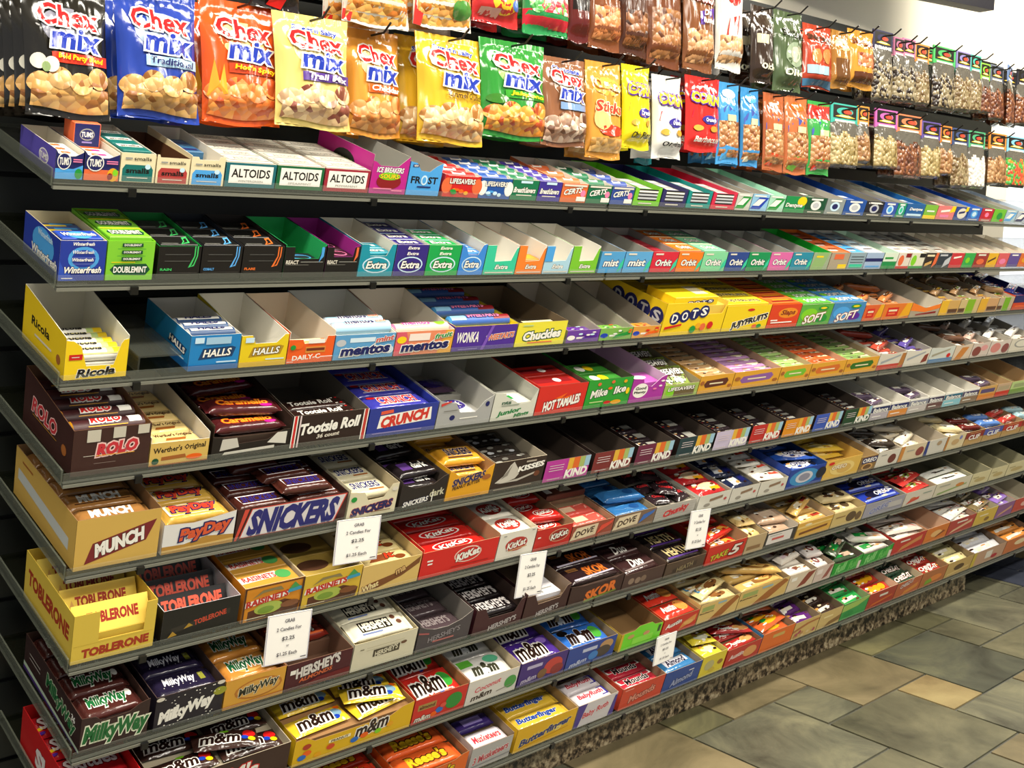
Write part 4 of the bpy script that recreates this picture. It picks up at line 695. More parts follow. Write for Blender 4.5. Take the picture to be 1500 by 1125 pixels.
b(5, 717.5, 793, 'brown foil chocolate carton', 7.0, 22, '33241e', 'c0b49c', [P([(.06, .3), (.2, .5), (.3, .85), (.36, .95), (.46, .7), (.5, .5), (.44, .36), (.24, .26)], 'c8c2b6'), P([(.16, .4), (.28, .5), (.34, .86), (.28, .7)], '8a847a'), P([(.1, .26), (.5, .34), (.85, .5), (.85, .44), (.5, .26)], 'b8b2a6'), T('KISSES', .72, .7, .5, .17, 'W', None, .1, 5, .05), Q(.6, .86, .8, .92, 'b0a494'), E(.86, .42, .06, .1, '6a3a24'), Q(.06, .06, .8, .09, '9a8a7a')], [C('pouch', 3, '2c2622', blobs(9, .2, .2, .85, .8, ['s', 'g', '6a6862'], .06, 4), 6.6, 'dark bag with silver wrappers', dr=(.03, .75), tilt=.2, mk='film')])
def kind(c): return [Q(.47, .0, 1, 1, c), Q(.5, .0, .62, 1, 'e2b03a'), Q(.62, 0, .76, 1, 'e06a28'), Q(.76, 0, .88, 1, 'a8b86a'), Q(.88, 0, 1, 1, '9cc4d8'), P([(.46, .0), (1, .0), (1, .5), (.46, .44)], c), T('KIND', .72, .27, .5, .36, 'W', None, .1, 2, .05)] + stripes(3, .08, .5, .4, .86, 'd8c8c8', .72) + [Q(.08, .1, .36, .13, 'd8c8c8')]
for x0, x1, c, nm, it in ((795, 860, 'b8389a', 'pink', 0), (866, 923, '7c2c2c', 'russet', 0), (929, 982, '6a2040', 'maroon', 3), (990, 1041, '1f3a40', 'dark teal', 2), (1044, 1093, 'c8bcd4', 'lilac', 3), (1097, 1141, 'c02c28', 'red', 2), (1145, 1186, 'e0901e', 'orange', 4), (1190, 1229, '3a58b4', 'blue', 0), (1233, 1272, '1c4428', 'dark green', 4)):
    b(5, x0, x1, nm + ' rainbow striped tray', 5.2, 24, c, '4a4038', kind(c), [C('bar', it, '2a2024', [Q(.1, .2, .3, .8, 'W'), Q(.6, .2, .9, .8, 'g')] + blobs(5, .3, .2, .6, .8, ['U', 'f', 'R'], .05), 3.6, 'clear wrapped nut bar', jit=.1, dr=(.03, .62))] if it else [], hb=5.4, side='2a1f1c')
bal = lambda c, c2: [Q(0, .5, 1, .86, c), Q(0, 0, 1, .46, c2), T('Balance', .5, .66, .8, .26, 'W', 'N'), Q(.1, .2, .6, .26, 'W')]
for x0, x1, c, c2, nm, co in ((1273, 1299.5, '1f2a5c', 'b0a8b0', 'white and indigo', 'W'), (1300, 1327.5, '26306a', 'd88a3a', 'white and orange', 'W'), (1328, 1355.5, '8a8ea0', 'c4bcb8', 'white and grey', 'W'), (1356, 1379, '3a3050', '6a4a48', 'white and plum', 'W'), (1379.5, 1406, '2a6a84', '8ac4d0', 'white and aqua', 'W'), (1406.5, 1430, '4a4068', '8a7058', 'white and mauve', 'W'), (1430.5, 1456, '5a4a74', 'd8843a', 'kraft and orange', 'u'), (1456.5, 1477, 'b0a080', 'cc3a2c', 'kraft and red', 'e'), (1477.5, 1516, '9aa874', '7a9a4c', 'kraft and green', 'l')):
    b(5, x0, x1, nm + ' nutrition tray', 5.0, 25, PAL[co] if co != 'e' else 'c8a888', 'd8d4c8' if co == 'W' else 'b0936a', bal(c, c2) if co == 'W' else [Q(.1, .5, .9, .8, c), Q(0, 0, 1, .4, c2)], [C('bar', 2, '5a4a60', [Q(.1, .2, .5, .8, 'W')], 3.4, 'purple and white bar', dr=(.02, .4), jit=.08)] if nm in ('white and indigo', 'white and grey', 'kraft and orange') else [], hb=5.6)

# sixth shelf -------------------------------------------------------------
tb = [T('TOBLERONE', .52, .5, .66, .34, '9a2a1c', None, 0, 0, .05), P([(.1, .3), (.18, .3), (.14, .6)], 'u')]
b(6, 102, 225, 'yellow nougat chocolate carton', 9.2, 21, 'dfc04a', 'd8b848', [T('TOBLERONE', .53, .2, .8, .16, 'a8381e', None, .05, 2, .06), Q(.02, .36, .98, .365, 'b89a30')], [C('prism', 4, 'e8cc5a', tb, 8.9, 'yellow three sided chocolate carton', t=4.2)], prof=[(0, 1), (.3, 1), (.31, .4), (.86, .4), (.87, 1), (1, 1)], S=[T('TOBLERONE', .5, .55, .84, .28, 'a8381e', None, 0, 0, .05)])
b(6, 235, 348, 'black nougat chocolate tray', 6.3, 22, '1b1a18', 'c0bcc0', [P([(.12, .22), (.88, .48), (.88, .66), (.12, .4)], '302c26'), T('TOBLERONE', .62, .5, .42, .16, 'c84a32', None, .05, 9), P([(.28, .3), (.4, .36), (.34, .46)], 'b08a30'), P([(.08, .12), (.2, .16), (.14, .3)], 'b08a30')], [C('prism', 3, '1a181a', [T('TOBLERONE', .5, .5, .84, .5, 'e0543c', None, 0, 0, .05)], 5.9, 'black chocolate carton with red lettering', t=3.4, dr=(.1, .8))])
ra = lambda: [P([(.1, .02), (.95, .02), (.98, .3), (.7, .46), (.1, .3)], '5a3420'), E(.44, .3, .24, .18, 'a8b850'), E(.4, .26, .14, .1, '7a9838'), P([(.02, .42), (.76, .56), (.78, .72), (.04, .58)], 'W'), T('RAISINETS', .4, .57, .7, .17, 'c03028', None, .1, 6, .05), P([(.14, .66), (.3, .86), (.6, .88), (.66, .76), (.5, .8), (.32, .78)], '8a7c50'), P([(.74, .7), (.84, .92), (.96, .72)], '4a9a50'), P([(.74, .62), (.98, .66), (.96, .76), (.74, .72)], '3a98b8'), Q(.06, .08, .4, .1, 'f'), E(.8, .3, .16, .1, '7a4a28')]
rp = C('pack', 3, 'c8943a', [P([(.0, .3), (.7, .4), (.7, .8), (0, .7)], 'e8d8d0'), T('RAISINETS', .36, .55, .6, .3, 'c03028', None), E(.8, .5, .14, .3, '4a9a50')], 6.6, 'yellow raisin candy pouch', t=1.6, dr=(.02, .7))
b(6, 352.5, 440, 'orange framed raisin carton', 7.2, 22, 'd88c24', 'c0b498', ra() + [Q(0, 0, .03, 1, '4a2a1c'), Q(.97, 0, 1, 1, '4a2a1c'), Q(0, .97, 1, 1, '4a2a1c')], [rp], side='d8801e', S=[E(.8, .5, .06, .1, 'L')])
b(6, 440.5, 525, 'yellow raisin candy carton', 7.0, 22, 'd8b43a', 'c8b88a', ra(), [C('pack', 2, 'b89a4a', [E(.4, .5, .3, .3, '5a3a28')], 5.0, 'dull raisin candy pouch', t=1.4, dr=(.1, .7))])
b(6, 525.5, 612, 'beige tray with chocolate splash', 6.2, 23, 'dab86c', 'c9b07c', [P([(.04, .1), (.3, .1), (.7, .36), (.98, .7), (.99, .95), (.7, .56), (.1, .3)], '7a4a24'), T('What', .18, .22, .26, .2, 'f0dca0', '7a4a24', .1, 14), T('ma', .66, .58, .16, .16, 'd8b070', '5a2a14', .1, 20)], [C('bar', 4, 'e0cc90', [P([(.1, .2), (.5, .2), (.8, .8), (.3, .8)], '8a4a2a'), T('it', .6, .6, .2, .5, 'd03a20', 'd', .2), E(.8, .3, .12, .2, '7a4020')], 6.2, 'beige bar with brown splash', jit=.06, dr=(.02, .8))], hs=6.6)
kk = [E(.5, .5, .34, .4, 'W'), E(.5, .5, .31, .35, 'c02020'), T('KitKat', .5, .5, .5, .36, 'W', 'R', .2, 6)]
kw = [E(.5, .5, .4, .42, 'b83a30'), T('KitKat', .5, .5, .62, .36, 'W', 'R', .2, 6)]
b(6, 613, 725, 'wide red wafer tray', 6.2, 23, 'd42420', 'b0906c', [E(.6, .6, .18, .3, 'f0d8c8'), E(.6, .6, .165, .26, 'd42420'), T('KitKat', .6, .6, .3, .26, 'W', '8a1410', .2, 10, .05, .1), Q(.07, .62, .14, .68, 'W'), Q(.08, .5, .14, .56, 'W'), Q(.4, .2, .9, .23, '9a1814')], [C('bar', 4, 'c8221e', kk, 5.4, 'red wafer bar with oval', jit=.06, dr=(.02, .85))], hs=7)
b(6, 725.5, 780, 'white wafer carton', 6.6, 23, 'e4dfd2', 'd8ccb4', [E(.5, .5, .3, .26, 'b8342c'), T('KitKat', .5, .5, .5, .24, 'W', 'R', .2, 8), Q(.1, .86, .18, .9, 'g'), Q(.86, .9, .94, .94, 'g'), P([(.3, .26), (.8, .34), (.8, .38), (.3, .3)], 'c8a070')], [C('bar', 3, 'e8e2d4', kw, 6.9, 'white wafer bar with red oval', dr=(.02, .9), lw=.98, t=1.2)])
b(6, 780.5, 834, 'narrow red wafer tray', 5.4, 23, 'c0221c', 'a8906c', [E(.66, .56, .28, .3, 'd8b08c'), E(.66, .56, .26, .27, '9a2018'), T('KitKat', .66, .58, .46, .26, 'W', 'd', .2, 10), Q(.06, .6, .14, .66, 'W')], [C('bar', 4, 'b4221c', kk, 4.8, 'dark red wafer bar', jit=.08, dr=(.02, .75))], hs=6)
dv = lambda c: [P([(0, .1), (.6, .2), (.62, .9), (.1, .85)], 'd8c4a4'), E(.3, .5, .26, .34, 'e0cfae'), T('DOVE', .32, .52, .44, .34, '3a2016', None, .2, 6), P([(.62, .2), (.95, .7), (.98, .9), (.7, .7)], c)]
b(6, 834.5, 896, 'brown and red silk tray', 4.2, 24, '9a4a38', 'a08a6c', dv('d84a38'), [C('bar', 2, 'd8584c', [Q(.1, .2, .5, .8, 'e8c4a4'), P([(.5, 0), (.9, .3), (.9, .9), (.6, .8)], 'f0a898')], 4.4, 'red and cream silk bar', jit=.1, dr=(.02, .4)), C('pack', 1, '5a3024', [Q(.05, .2, .2, .8, 'W'), Q(.4, .2, .7, .8, 'e0d4b8')], 6.4, 'brown chocolate box', t=1.6, dr=(.42, .62)), C('bar', 2, '8a2a2a', [E(.5, .5, .3, .3, 'R')], 6.2, 'dark red silk bar', dr=(.64, .95))])
b(6, 896.5, 957, 'brown and blue silk tray', 4.4, 24, '7a6250', 'a8926c', dv('3a6ab8'), [C('bar', 5, '2f6aa4', [P([(.1, 0), (.4, .2), (.5, .9), (.2, .8)], '5a9ad0'), E(.7, .5, .14, .3, '1d4a84')], 4.6, 'shiny blue silk bar', jit=.1)])
ch = [P([(.16, .3), (.84, .24), (.9, .5), (.84, .8), (.16, .74)], 'dcd0cc'), T('Chunky', .5, .52, .6, .36, 'c03034', None, .2, 4)]
b(6, 957.5, 1016, 'silver grey chunk tray', 4.2, 25, 'b0aca4', 'b0a898', [T('Chunky', .52, .46, .6, .5, 'c82a30', 'e8d0c8', .2, 8, .06)] + stripes(5, 0, .05, 1, .95, '8f8c86', .94), [C('pouch', 4, '2c2024', ch, 5.4, 'dark square with red lettering', cols=2, jit=.3, t=1.4, dr=(.02, .9))])
wb = [E(.3, .3, .1, .12, '9a9488'), P([(.35, .5), (.75, .62), (.75, .8), (.35, .68)], '8a7058'), E(.85, .5, .05, .1, 'b85050')]
b(6, 1020, 1067, 'white tray of red pouches', 4.4, 25, 'd6d2c6', 'a09888', wb, [C('pouch', 3, 'b02428', [E(.5, .5, .3, .3, 'e8c8a0'), Q(.55, .15, .85, .4, 'Y')], 5.8, 'red cookie pouch', jit=.1, tilt=.15)])
b(6, 1067.5, 1109, 'white tray of navy packets', 4.4, 25, 'd4d0c4', '807868', wb, [C('pouch', 3, '1d2440', [Q(.2, .2, .5, .8, 's'), Q(.6, .3, .8, .7, 'N')], 5.6, 'navy cookie packet', jit=.2, tilt=.15)])
b(6, 1109.5, 1150, 'white tray of white pouches', 4.4, 25, 'd4d0c2', 'a09684', wb, [C('pouch', 4, 'e0dcd0', [P([(.1, .2), (.6, .1), (.5, .5), (.2, .6)], 'c89a5a'), P([(.5, .4), (.9, .5), (.8, .8), (.5, .7)], 'd84a30')], 5.8, 'white pouch with tan picture', jit=.3, tilt=.15)])
b(6, 1150.5, 1203, 'blue sandwich cookie carton', 6.0, 25, '1d3e96', '20407c', [E(.45, .5, .4, .44, '3a8ac0'), E(.45, .5, .24, .3, 'c8c8d0'), E(.45, .5, .16, .2, '8a8a9c'), E(.92, .55, .14, .3, '1a1a2a')], [C('pouch', 3, '22489c', [E(.5, .45, .36, .36, 'e0dce8'), T('OREO', .5, .5, .44, .34, 'N', 'W', .15), E(.86, .3, .1, .2, 'K')], 6.0, 'blue cookie pouch', jit=.06)], hs=6.4)
b(6, 1203.5, 1256, 'golden cookie carton', 6.2, 25, 'd8b050', 'c09a4a', [E(.5, .5, .34, .36, 'e4c878'), E(.55, .46, .2, .24, 'd0a858'), T('OREO', .4, .6, .4, .2, 'f0e8c8', 'U', .15), E(.15, .85, .08, .08, 'r')], [C('pouch', 2, 'd8b23c', [E(.5, .5, .3, .3, 'e8d080')], 4.6, 'yellow cookie pouch', dr=(.2, .8))], hs=6.6)
b(6, 1256.5, 1281, 'navy and gold cookie tray', 5.0, 25, '8a6a3a', 'b09468', [Q(.1, .5, 1, .9, 'N'), T('OREO', .55, .7, .8, .26, 'W', None, .15), E(.5, .26, .34, .24, 'c89a5a'), E(.5, .26, .24, .16, '6a4a28')], [])
for x0, x1, c, nm, F, cc in ((1281.5, 1314, 'd4cec0', 'white tray with brown biscuit', [E(.7, .4, .18, .3, '6a3228'), Q(.15, .7, .4, .76, 'g')], '3a3028'), (1315, 1352, 'd4c4a4', 'white tray with orange edge', [Q(0, 0, .14, 1, 'c8843a'), E(.8, .45, .16, .3, '8a4038'), Q(.25, .6, .55, .66, 'g')], 'e8dcc4'), (1352.5, 1382, 'ccc8bc', 'white tray with navy edge', [P([(0, 0), (.16, 0), (.1, 1), (0, 1)], '2a3a80'), E(.65, .7, .12, .16, 'a89070')], ''), (1382.5, 1410, 'd8c8a0', 'white tray with gold edge', [Q(0, 0, .1, 1, 'b87a34'), E(.5, .5, .2, .2, 'c0a070'), E(.75, .75, .08, .14, '7a80b8')], 'e8d8a8')):
    b(6, x0, x1, nm, 5.4, 26, c, 'b8ac98', F, [C('bar', 3, cc, [Q(.2, .2, .8, .8, 'W')], 5, 'wrapped biscuit pack', dr=(.02, .6), jit=.1)] if cc else [], hb=6.4)
for x0, x1, c, nm, cc in ((1410.5, 1437, '8a2c28', 'kraft tray with maroon band', '6a2420'), (1437.5, 1465, '4a52a0', 'kraft tray with violet band', '5a84c8'), (1465.5, 1493, 'b42c28', 'kraft tray with red band', 'b83a34'), (1493.5, 1516, 'a03228', 'kraft tray with rust band', 'a0c0c8')):
    b(6, x0, x1, nm, 5.2, 26, 'b8945c', 'a8926c', [Q(0, .5, 1, .96, c), T('CLIF', .5, .56, .6, .32, 'W', c), Q(.2, .84, .8, .88, 'u')], [C('bar', 2, cc, [T('CLIF', .5, .5, .5, .6, 'W', None)], 4.4, 'energy bar with white lettering', dr=(.02, .4), jit=.1)], hb=6)

# seventh shelf -----------------------------------------------------------
mw = lambda c, o: [T('MilkyWay', .48, .5, .76, .62, c, o, .2, 0, .045, .12)]
dotsw = lambda n, u0, u1, v0, v1, s: blobs(n, u0, v0, u1, v1, ['W'], .012, s)
b(7, 115, 216, 'dark brown carton green lettering', 7.0, 25, '34201f', '4a342c', [T('MilkyWay', .52, .42, .94, .56, '1f6a34', 'e8ecd0', .2, 0, .05, .12)], [C('bar', 4, '4a2420', [E(.92, .6, .06, .2, 'W')] + mw('1f6a38', 'W'), 7.4, 'brown bar with green lettering', jit=.05)], prof=[(0, 1), (.2, .96), (.3, .8), (.7, .84), (.85, 1), (1, 1.06)], S=[T('MilkyWay', .66, .5, .5, .44, '1f6a38', 'e0e8c8', 0, -6, .045), P([(0, .1), (1, .02), (1, .1), (0, .22)], 'c8dcc4'), P([(0, .0), (1, -.0), (1, .02), (0, .1)], '4a2a80'), T('36', .88, .7, .06, .16, 'W')] + stripes(2, .1, .5, .3, .75, 'b8b0a8', .8))
b(7, 224, 325, 'black carton with white stars', 7.0, 25, '1f1a26', '4a3a34', [T('MilkyWay', .46, .4, .8, .4, 'W', None, .25, 8, .06), E(.94, .7, .1, .12, '9a9a30'), E(.06, .92, .06, .06, 'w'), E(.94, .96, .06, .06, 'w')] + dotsw(26, .05, .95, .6, .95, 3) + dotsw(10, .1, .9, .06, .2, 4), [C('bar', 4, '221c34', [Q(.82, .3, .92, .7, '8a8a34')] + dotsw(8, .1, .9, .1, .9, 5) + [T('MilkyWay', .44, .5, .6, .5, 'e8e8f0', None, .2)], 7.2, 'black starry bar', jit=.05)])
b(7, 326, 415, 'caramel gold carton', 6.2, 24, 'd8a03c', '8a5a34', [E(.56, .5, .4, .34, 'b8742a'), E(.56, .5, .36, .29, 'd8a24a'), T('MilkyWay', .56, .52, .66, .34, '2a2a18', 'e8e0c0', .2, 8), P([(0, .05), (1, .1), (1, .16), (0, .12)], 'b8742a')], [C('bar', 3, 'c8863a', [E(.5, .5, .34, .42, 'e0b060')] + mw('1f5a34', 'W'), 6.6, 'caramel bar with green lettering', jit=.05, dr=(.02, .84)), C('pack', 1, 'd0d0c8', [Q(.35, .2, .75, .8, '0f4a24'), Q(.05, .2, .3, .8, '8ab0b0')], 8.6, 'white and green label card', t=.5, dr=(.86, .97), lw=.8)])
hs_ = lambda c, bg_: [Q(.1, .18, .82, .84, bg_), T("HERSHEY'S", .46, .5, .66, .54, c, None, 0, 0, .05)]
b(7, 415.5, 512, 'maroon almond carton', 6.0, 24, '4a1620', '7a5a48', [T("HERSHEY'S", .48, .7, .66, .36, 'd8d2cc', '1a1014', .1, 8, .05), T('ALMONDS', .46, .38, .5, .14, 'd0663a', None, .2, 8), Q(.06, .6, .14, .76, 'W'), P([(.2, .0), (1, .0), (1, .3), (.5, .26)], '6a1c20')], [C('bar', 4, '8a2a20', [T("HERSHEY'S", .5, .5, .7, .5, 'W', 'K'), Q(0, .0, 1, .14, 'e')], 6.2, 'red brown almond bar', jit=.05, dr=(.3, .95))])
b(7, 513, 606, 'cream white chocolate carton', 6.4, 24, 'd8d2b8', 'c0b490', [Q(.32, .36, .74, .62, '4a4434'), T("HERSHEY'S", .53, .49, .36, .18, 'e0dac0', None, .1, 6), E(.8, .62, .05, .06, '6a4a34'), Q(.1, .72, .16, .76, '7a745c')] + stripes(2, .2, .66, .8, .84, 'b0a888', .9), [C('bar', 4, 'e4dec4', [Q(.12, .22, .74, .84, '26221e'), T("HERSHEY'S", .43, .53, .56, .44, 'f0ead4', None, 0, 0, .05), E(.84, .75, .05, .14, '6a4434'), E(.9, .4, .05, .14, '6a4434'), Q(.1, .06, .5, .14, '7080b0')], 8.4, 'cream bar with black banner', jit=.08, tilt=.12, t=1.4)], hs=6.4, hb=8)
b(7, 608, 686, 'grey scoop fronted tray', 6.4, 25, '4a4448', '8a847c', [T("HERSHEY'S", .5, .46, .6, .2, '8a8488', '2a2428', .1, 8), Q(.3, .24, .7, .3, 'b06a64'), P([(0, .7), (.2, .6), (.2, .66), (0, .76)], 'a85a5a')], [C('bar', 4, '4a3c40', [T("HERSHEY'S", .5, .5, .66, .46, '8a8080', None)], 4.2, 'dull dark chocolate bar', jit=.06)], prof=[(0, 1), (.12, .86), (.3, .74), (.55, .72), (.8, .86), (1, 1.1)], hs=7)
b(7, 691, 763, 'plum notched chocolate tray', 6.2, 25, '401a22', '4a3a34', [T("HERSHEY'S", .6, .22, .56, .2, 'b8b0b0', '241014', .1, 8)], [C('bar', 5, '1c1618', [T("HERSHEY'S", .5, .5, .84, .66, 'c8c2c0', None, 0, 0, .05)], 5.2, 'black bar with silver lettering', jit=.03)], prof=[(0, 1), (.18, 1), (.3, .55), (.82, .55), (.92, 1), (1, 1.05)], hs=6.4)
b(7, 765, 829, 'plum tray with white packet', 6.2, 25, '3c1e20', '8a7460', [T("HERSHEY'S", .55, .2, .5, .2, 'b8b0b0', '241014', .1, 8)], [C('pack', 1, 'dcd8dc', [Q(.1, .3, .9, .36, 'g'), Q(.5, .1, .54, .9, 'g')], 4.6, 'white paper packet', t=1.4, dr=(.04, .3), lw=.8)], prof=[(0, 1), (.18, 1), (.3, .55), (.8, .6), (.92, 1.05), (1, 1.1)], hs=6.8)
sk = [Q(.05, .7, .3, .95, '9a6a3a'), T('SKOR', .62, .5, .5, .6, 'e0702a', 'd', .15), P([(0, .0), (1, .1), (1, .2), (0, .1)], 'b8b0c0')]
b(7, 831, 909, 'brown tray orange lettered toffee', 5.2, 25, '3a2220', '4a3830', [T('SKOR', .58, .42, .56, .5, 'dc7028', '5a2a14', .15, 8, .05), P([(.3, .0), (.9, .2), (.9, .3), (.3, .14)], '6a7a34')], [C('bar', 4, '2c1c1e', sk, 6.8, 'dark bar with orange lettering', jit=.05, t=1.5)], prof=[(0, 1.05), (.2, .95), (.8, .9), (1, 1.05)])
b(7, 910, 970, 'brown tray of script bars', 4.4, 25, '4a3430', '5a463c', [E(.2, .5, .07, .2, '8a7464'), E(.36, .46, .07, .2, '8a7464'), E(.5, .5, .07, .2, '7a6454')], [C('bar', 4, '3a2424', [T('Duo', .5, .55, .42, .6, 'W', None, .25), P([(0, .1), (1, .2), (1, .3), (0, .2)], '8a7a78')], 5.6, 'brown bar with white script', jit=.12, tilt=.12)], hs=5)
b(7, 972, 1030, 'dark kraft toffee tray', 4.2, 25, '4e3c30', '6a5644', [P([(.2, .2), (.8, .36), (.8, .7), (.2, .5)], '3a2c24'), T('HEATH', .5, .46, .4, .3, '8a7a5a', None, .1, 8)], [C('bar', 4, '2a2220', [T('HEATH', .46, .5, .72, .62, 'd8c48c', '241c2c', .05), P([(0, 0), (1, 0), (1, .1), (0, .1)], '5a3a8a')], 5.4, 'black bar with cream lettering', jit=.05)], hs=4.8)
b(7, 1032, 1088, 'red pretzel bar tray', 5.6, 25, 'c8281e', 'a88c64', [T('TAKE', .34, .4, .44, .28, 'c8c030', '4a1410', .2, 8), T('5', .74, .52, .28, .5, 'e8dcd0', '4a1410', .25)], [C('bar', 3, 'c4281e', [P([(.1, .2), (.9, .3), (.8, .8), (.2, .7)], 'e0a040'), T('5', .5, .5, .2, .6, 'W', 'R')], 4.8, 'red pretzel bar', jit=.1, dr=(.02, .7)), C('bar', 1, '2a7ab0', [Q(.2, .2, .8, .8, 'B')], 5.6, 'blue wrapped bar', dr=(.74, .96))], hs=6.4)
b(7, 1089, 1118, 'beige tray of gold balls', 5.4, 25, 'b8a07a', 'a89878', [Q(.1, .2, .8, .4, '8a6a48')], [C('pouch', 3, 'd8b878', [E(.3, .5, .16, .3, 'f0e0b0'), E(.7, .5, .16, .3, 'f0e0b0')], 5.6, 'gold foil ball packet', jit=.2, t=2)])
b(7, 1119, 1163, 'white tray edged black', 4.6, 25, '3a3634', 'c0b8a8', [Q(.04, .2, .86, .9, 'ddd6d0'), Q(.2, .45, .6, .6, 'c85a54'), Q(.1, .76, .5, .8, 'g')], [C('bar', 2, 'b89a80', [Q(.2, .2, .8, .8, 'd0b8a0')], 4.6, 'tan wafer bar', jit=.1)], hs=5.4)
b(7, 1164, 1215, 'gold tray of caramel packs', 5.0, 26, 'd8a848', 'b8a484', [P([(.1, .2), (.9, .36), (.9, .5), (.1, .36)], '7a4a24'), P([(0, .6), (1, .7), (1, .8), (0, .74)], 'e8c878'), E(.3, .8, .1, .08, 'f')], [C('bar', 4, 'd0a860', [Q(.1, .2, .5, .8, 'e8d8b8'), Q(.6, .3, .9, .7, 'a83a2c')], 5.2, 'gold and white wafer pack', jit=.12)], hs=5.4)
b(7, 1216, 1262, 'pale yellow biscuit tray', 5.0, 26, 'cdb474', 'a8946a', [E(.6, .5, .16, .34, '5a4630'), E(.85, .4, .1, .3, '6a5438'), Q(.1, .6, .4, .68, '8a6a40')], [C('bar', 3, 'cab88a', [E(.3, .5, .14, .34, '4a3a2a'), E(.7, .5, .14, .34, '4a3a2a')], 5, 'pale biscuit pack', jit=.2)], hs=5.6)
b(7, 1263, 1321, 'grey tray of blue pouches', 5.0, 26, '9a98a4', '8a8678', [T('OREO', .4, .5, .5, .34, '6a74a8', 'c8c8d0', .15, 8), Q(.6, .3, .95, .7, 'b8b4b0')], [C('pouch', 3, '24389c', [E(.4, .5, .2, .34, '1a1a34'), T('OREO', .62, .5, .4, .34, 'e8e8f4', None, .15), Q(.1, .08, .9, .2, '8a9ad8')], 6.4, 'shiny blue cookie pouch', jit=.08, tilt=.1)])
pv = [E(.3, .4, .1, .14, 'c8703a'), P([(.1, .1), (.5, .3), (.5, .5), (.2, .36)], 'c84a38'), Q(.6, .6, .9, .68, '8a9a8a')]
b(7, 1322, 1366, 'white tray of red packets', 5.0, 26, 'd0c8b8', '9a8c74', pv, [C('pouch', 3, 'b83430', [P([(.2, .2), (.8, .3), (.7, .7), (.3, .6)], 'e8d0b0'), E(.5, .5, .14, .2, '7a8a3a')], 5.4, 'red and cream cracker packet', jit=.15)])
b(7, 1366.5, 1419, 'white tray with green pouch', 5.0, 26, 'cfc8b0', '8e8a70', [P([(.1, .1), (.9, .4), (.9, .5), (.1, .24)], '8aa060'), E(.7, .5, .12, .14, 'c8803a'), Q(.1, .7, .4, .78, '9a9a8a')], [C('pouch', 1, 'e4e4dc', [P([(.2, .55), (.8, .6), (.8, .95), (.3, .95)], '128a48'), P([(.3, .2), (.7, .25), (.66, .4), (.3, .36)], '4a4a44')], 5.4, 'white and green cracker pouch', dr=(.03, .36), jit=.1)])
for x0, x1, nm in ((1419.5, 1447, 'first pale granola'), (1447.5, 1472, 'middle pale granola'), (1472.5, 1502, 'last pale granola')):
    b(7, x0, x1, nm + ' tray', 5.0, 26, 'd0c69c', '8e8a70', [E(.5, .4, .3, .16, 'b8a470'), Q(.1, .6, .4, .68, 'a89a6a')], [], hb=5.4)

# eighth shelf ------------------------------------------------------------
b(8, 110, 212, 'bright red fruit chew carton', 8.6, 26, 'c41c1e', 'c41c1e', [T('Skittles', .5, .5, .8, .4, 'W', 'R', .05)], [C('pouch', 4, 'b81c24', [T('Skittles', .5, .55, .8, .5, 'e8d8d8', '6a1014', .05)] + blobs(8, .05, .1, .3, .4, ['G', 'y', 'p', 'o', 'r'], .06, 6), 8.0, 'red pouch with white lettering', jit=.04)], S=[T('Skittles', .62, .42, .66, .4, 'e8e0dc', '7a1418', 0, 0, .06)])
mm = lambda: [T('m&m', .42, .5, .62, .66, '2a1a14', 'f0ece4', .25, 0, .03, .09)]
b(8, 224, 421, 'wide brown candy pouch tray', 6.6, 25, '3a241e', 'c0b49c', [T("M&M's", .5, .5, .5, .5, 'W', 'r', .1)], [C('pouch', 4, '3a241e', [T('m&m', .4, .45, .6, .5, '2a1814', 'f0ece4', .25, 0, .03, .09), E(.86, .6, .1, .2, 'r'), E(.78, .4, .06, .12, 'b'), E(.88, .3, .06, .12, 'y'), E(.5, .85, .07, .1, 'L')], 7.2, 'brown candy pouch with white lettering', cols=2, jit=.3)])
b(8, 427, 601, 'wide yellow candy pouch tray', 6.0, 25, 'e0b41c', '9a744c', [T('m&m', .64, .62, .28, .5, '2a1a14', 'f0ece4', .25, 6, .03, .09), Q(.28, .5, .46, .62, 'f0e8c0'), T('PEANUT', .37, .56, .14, .08, '5a3a14')] + [E(*q) for q in ((.1, .66, .035, .11, 'b03a24'), (.11, .4, .035, .11, 'o'), (.07, .28, .035, .11, '2a6ac0'), (.2, .2, .03, .1, 'Y'), (.3, .36, .035, .11, 'd04a24'), (.5, .3, .035, .11, '2a6ac0'), (.58, .36, .035, .11, 'o'), (.7, .34, .03, .1, 'L'), (.8, .46, .03, .1, 'Y'))],
  [C('pouch', 4, 'e4c030', mm() + [E(.82, .5, .1, .24, '7aa0b8'), E(.7, .2, .06, .12, 'L'), E(.78, .24, .06, .12, 'b'), E(.9, .8, .06, .1, 'o')], 7.4, 'yellow candy pouch with brown lettering', cols=2, jit=.3)], prof=[(0, 1), (.08, 1.02), (.16, .8), (.8, .78), (.9, 1), (1, 1.06)], hs=6.4)
b(8, 602, 680, 'red almond candy tray', 6.2, 24, 'cc3026', '9a744c', [Q(.08, .5, .42, .74, 'a88a4a'), T('almond', .25, .62, .28, .14, '5a2414'), T('m&m', .2, .18, .3, .2, 'e8dcd0', '3a1814', .25), E(.76, .5, .16, .32, '2f8a34'), E(.5, .3, .07, .12, '2a6ac0'), E(.4, .2, .06, .1, 'o'), E(.56, .46, .06, .1, 'd85040')], [C('pouch', 3, 'cc2c24', mm() + [E(.8, .5, .14, .3, '3a9a3a'), E(.6, .16, .06, .12, 'b'), E(.7, .2, .06, .12, 'y')], 6.6, 'red candy pouch with green candy', jit=.06, tilt=.1)], hs=6.8)
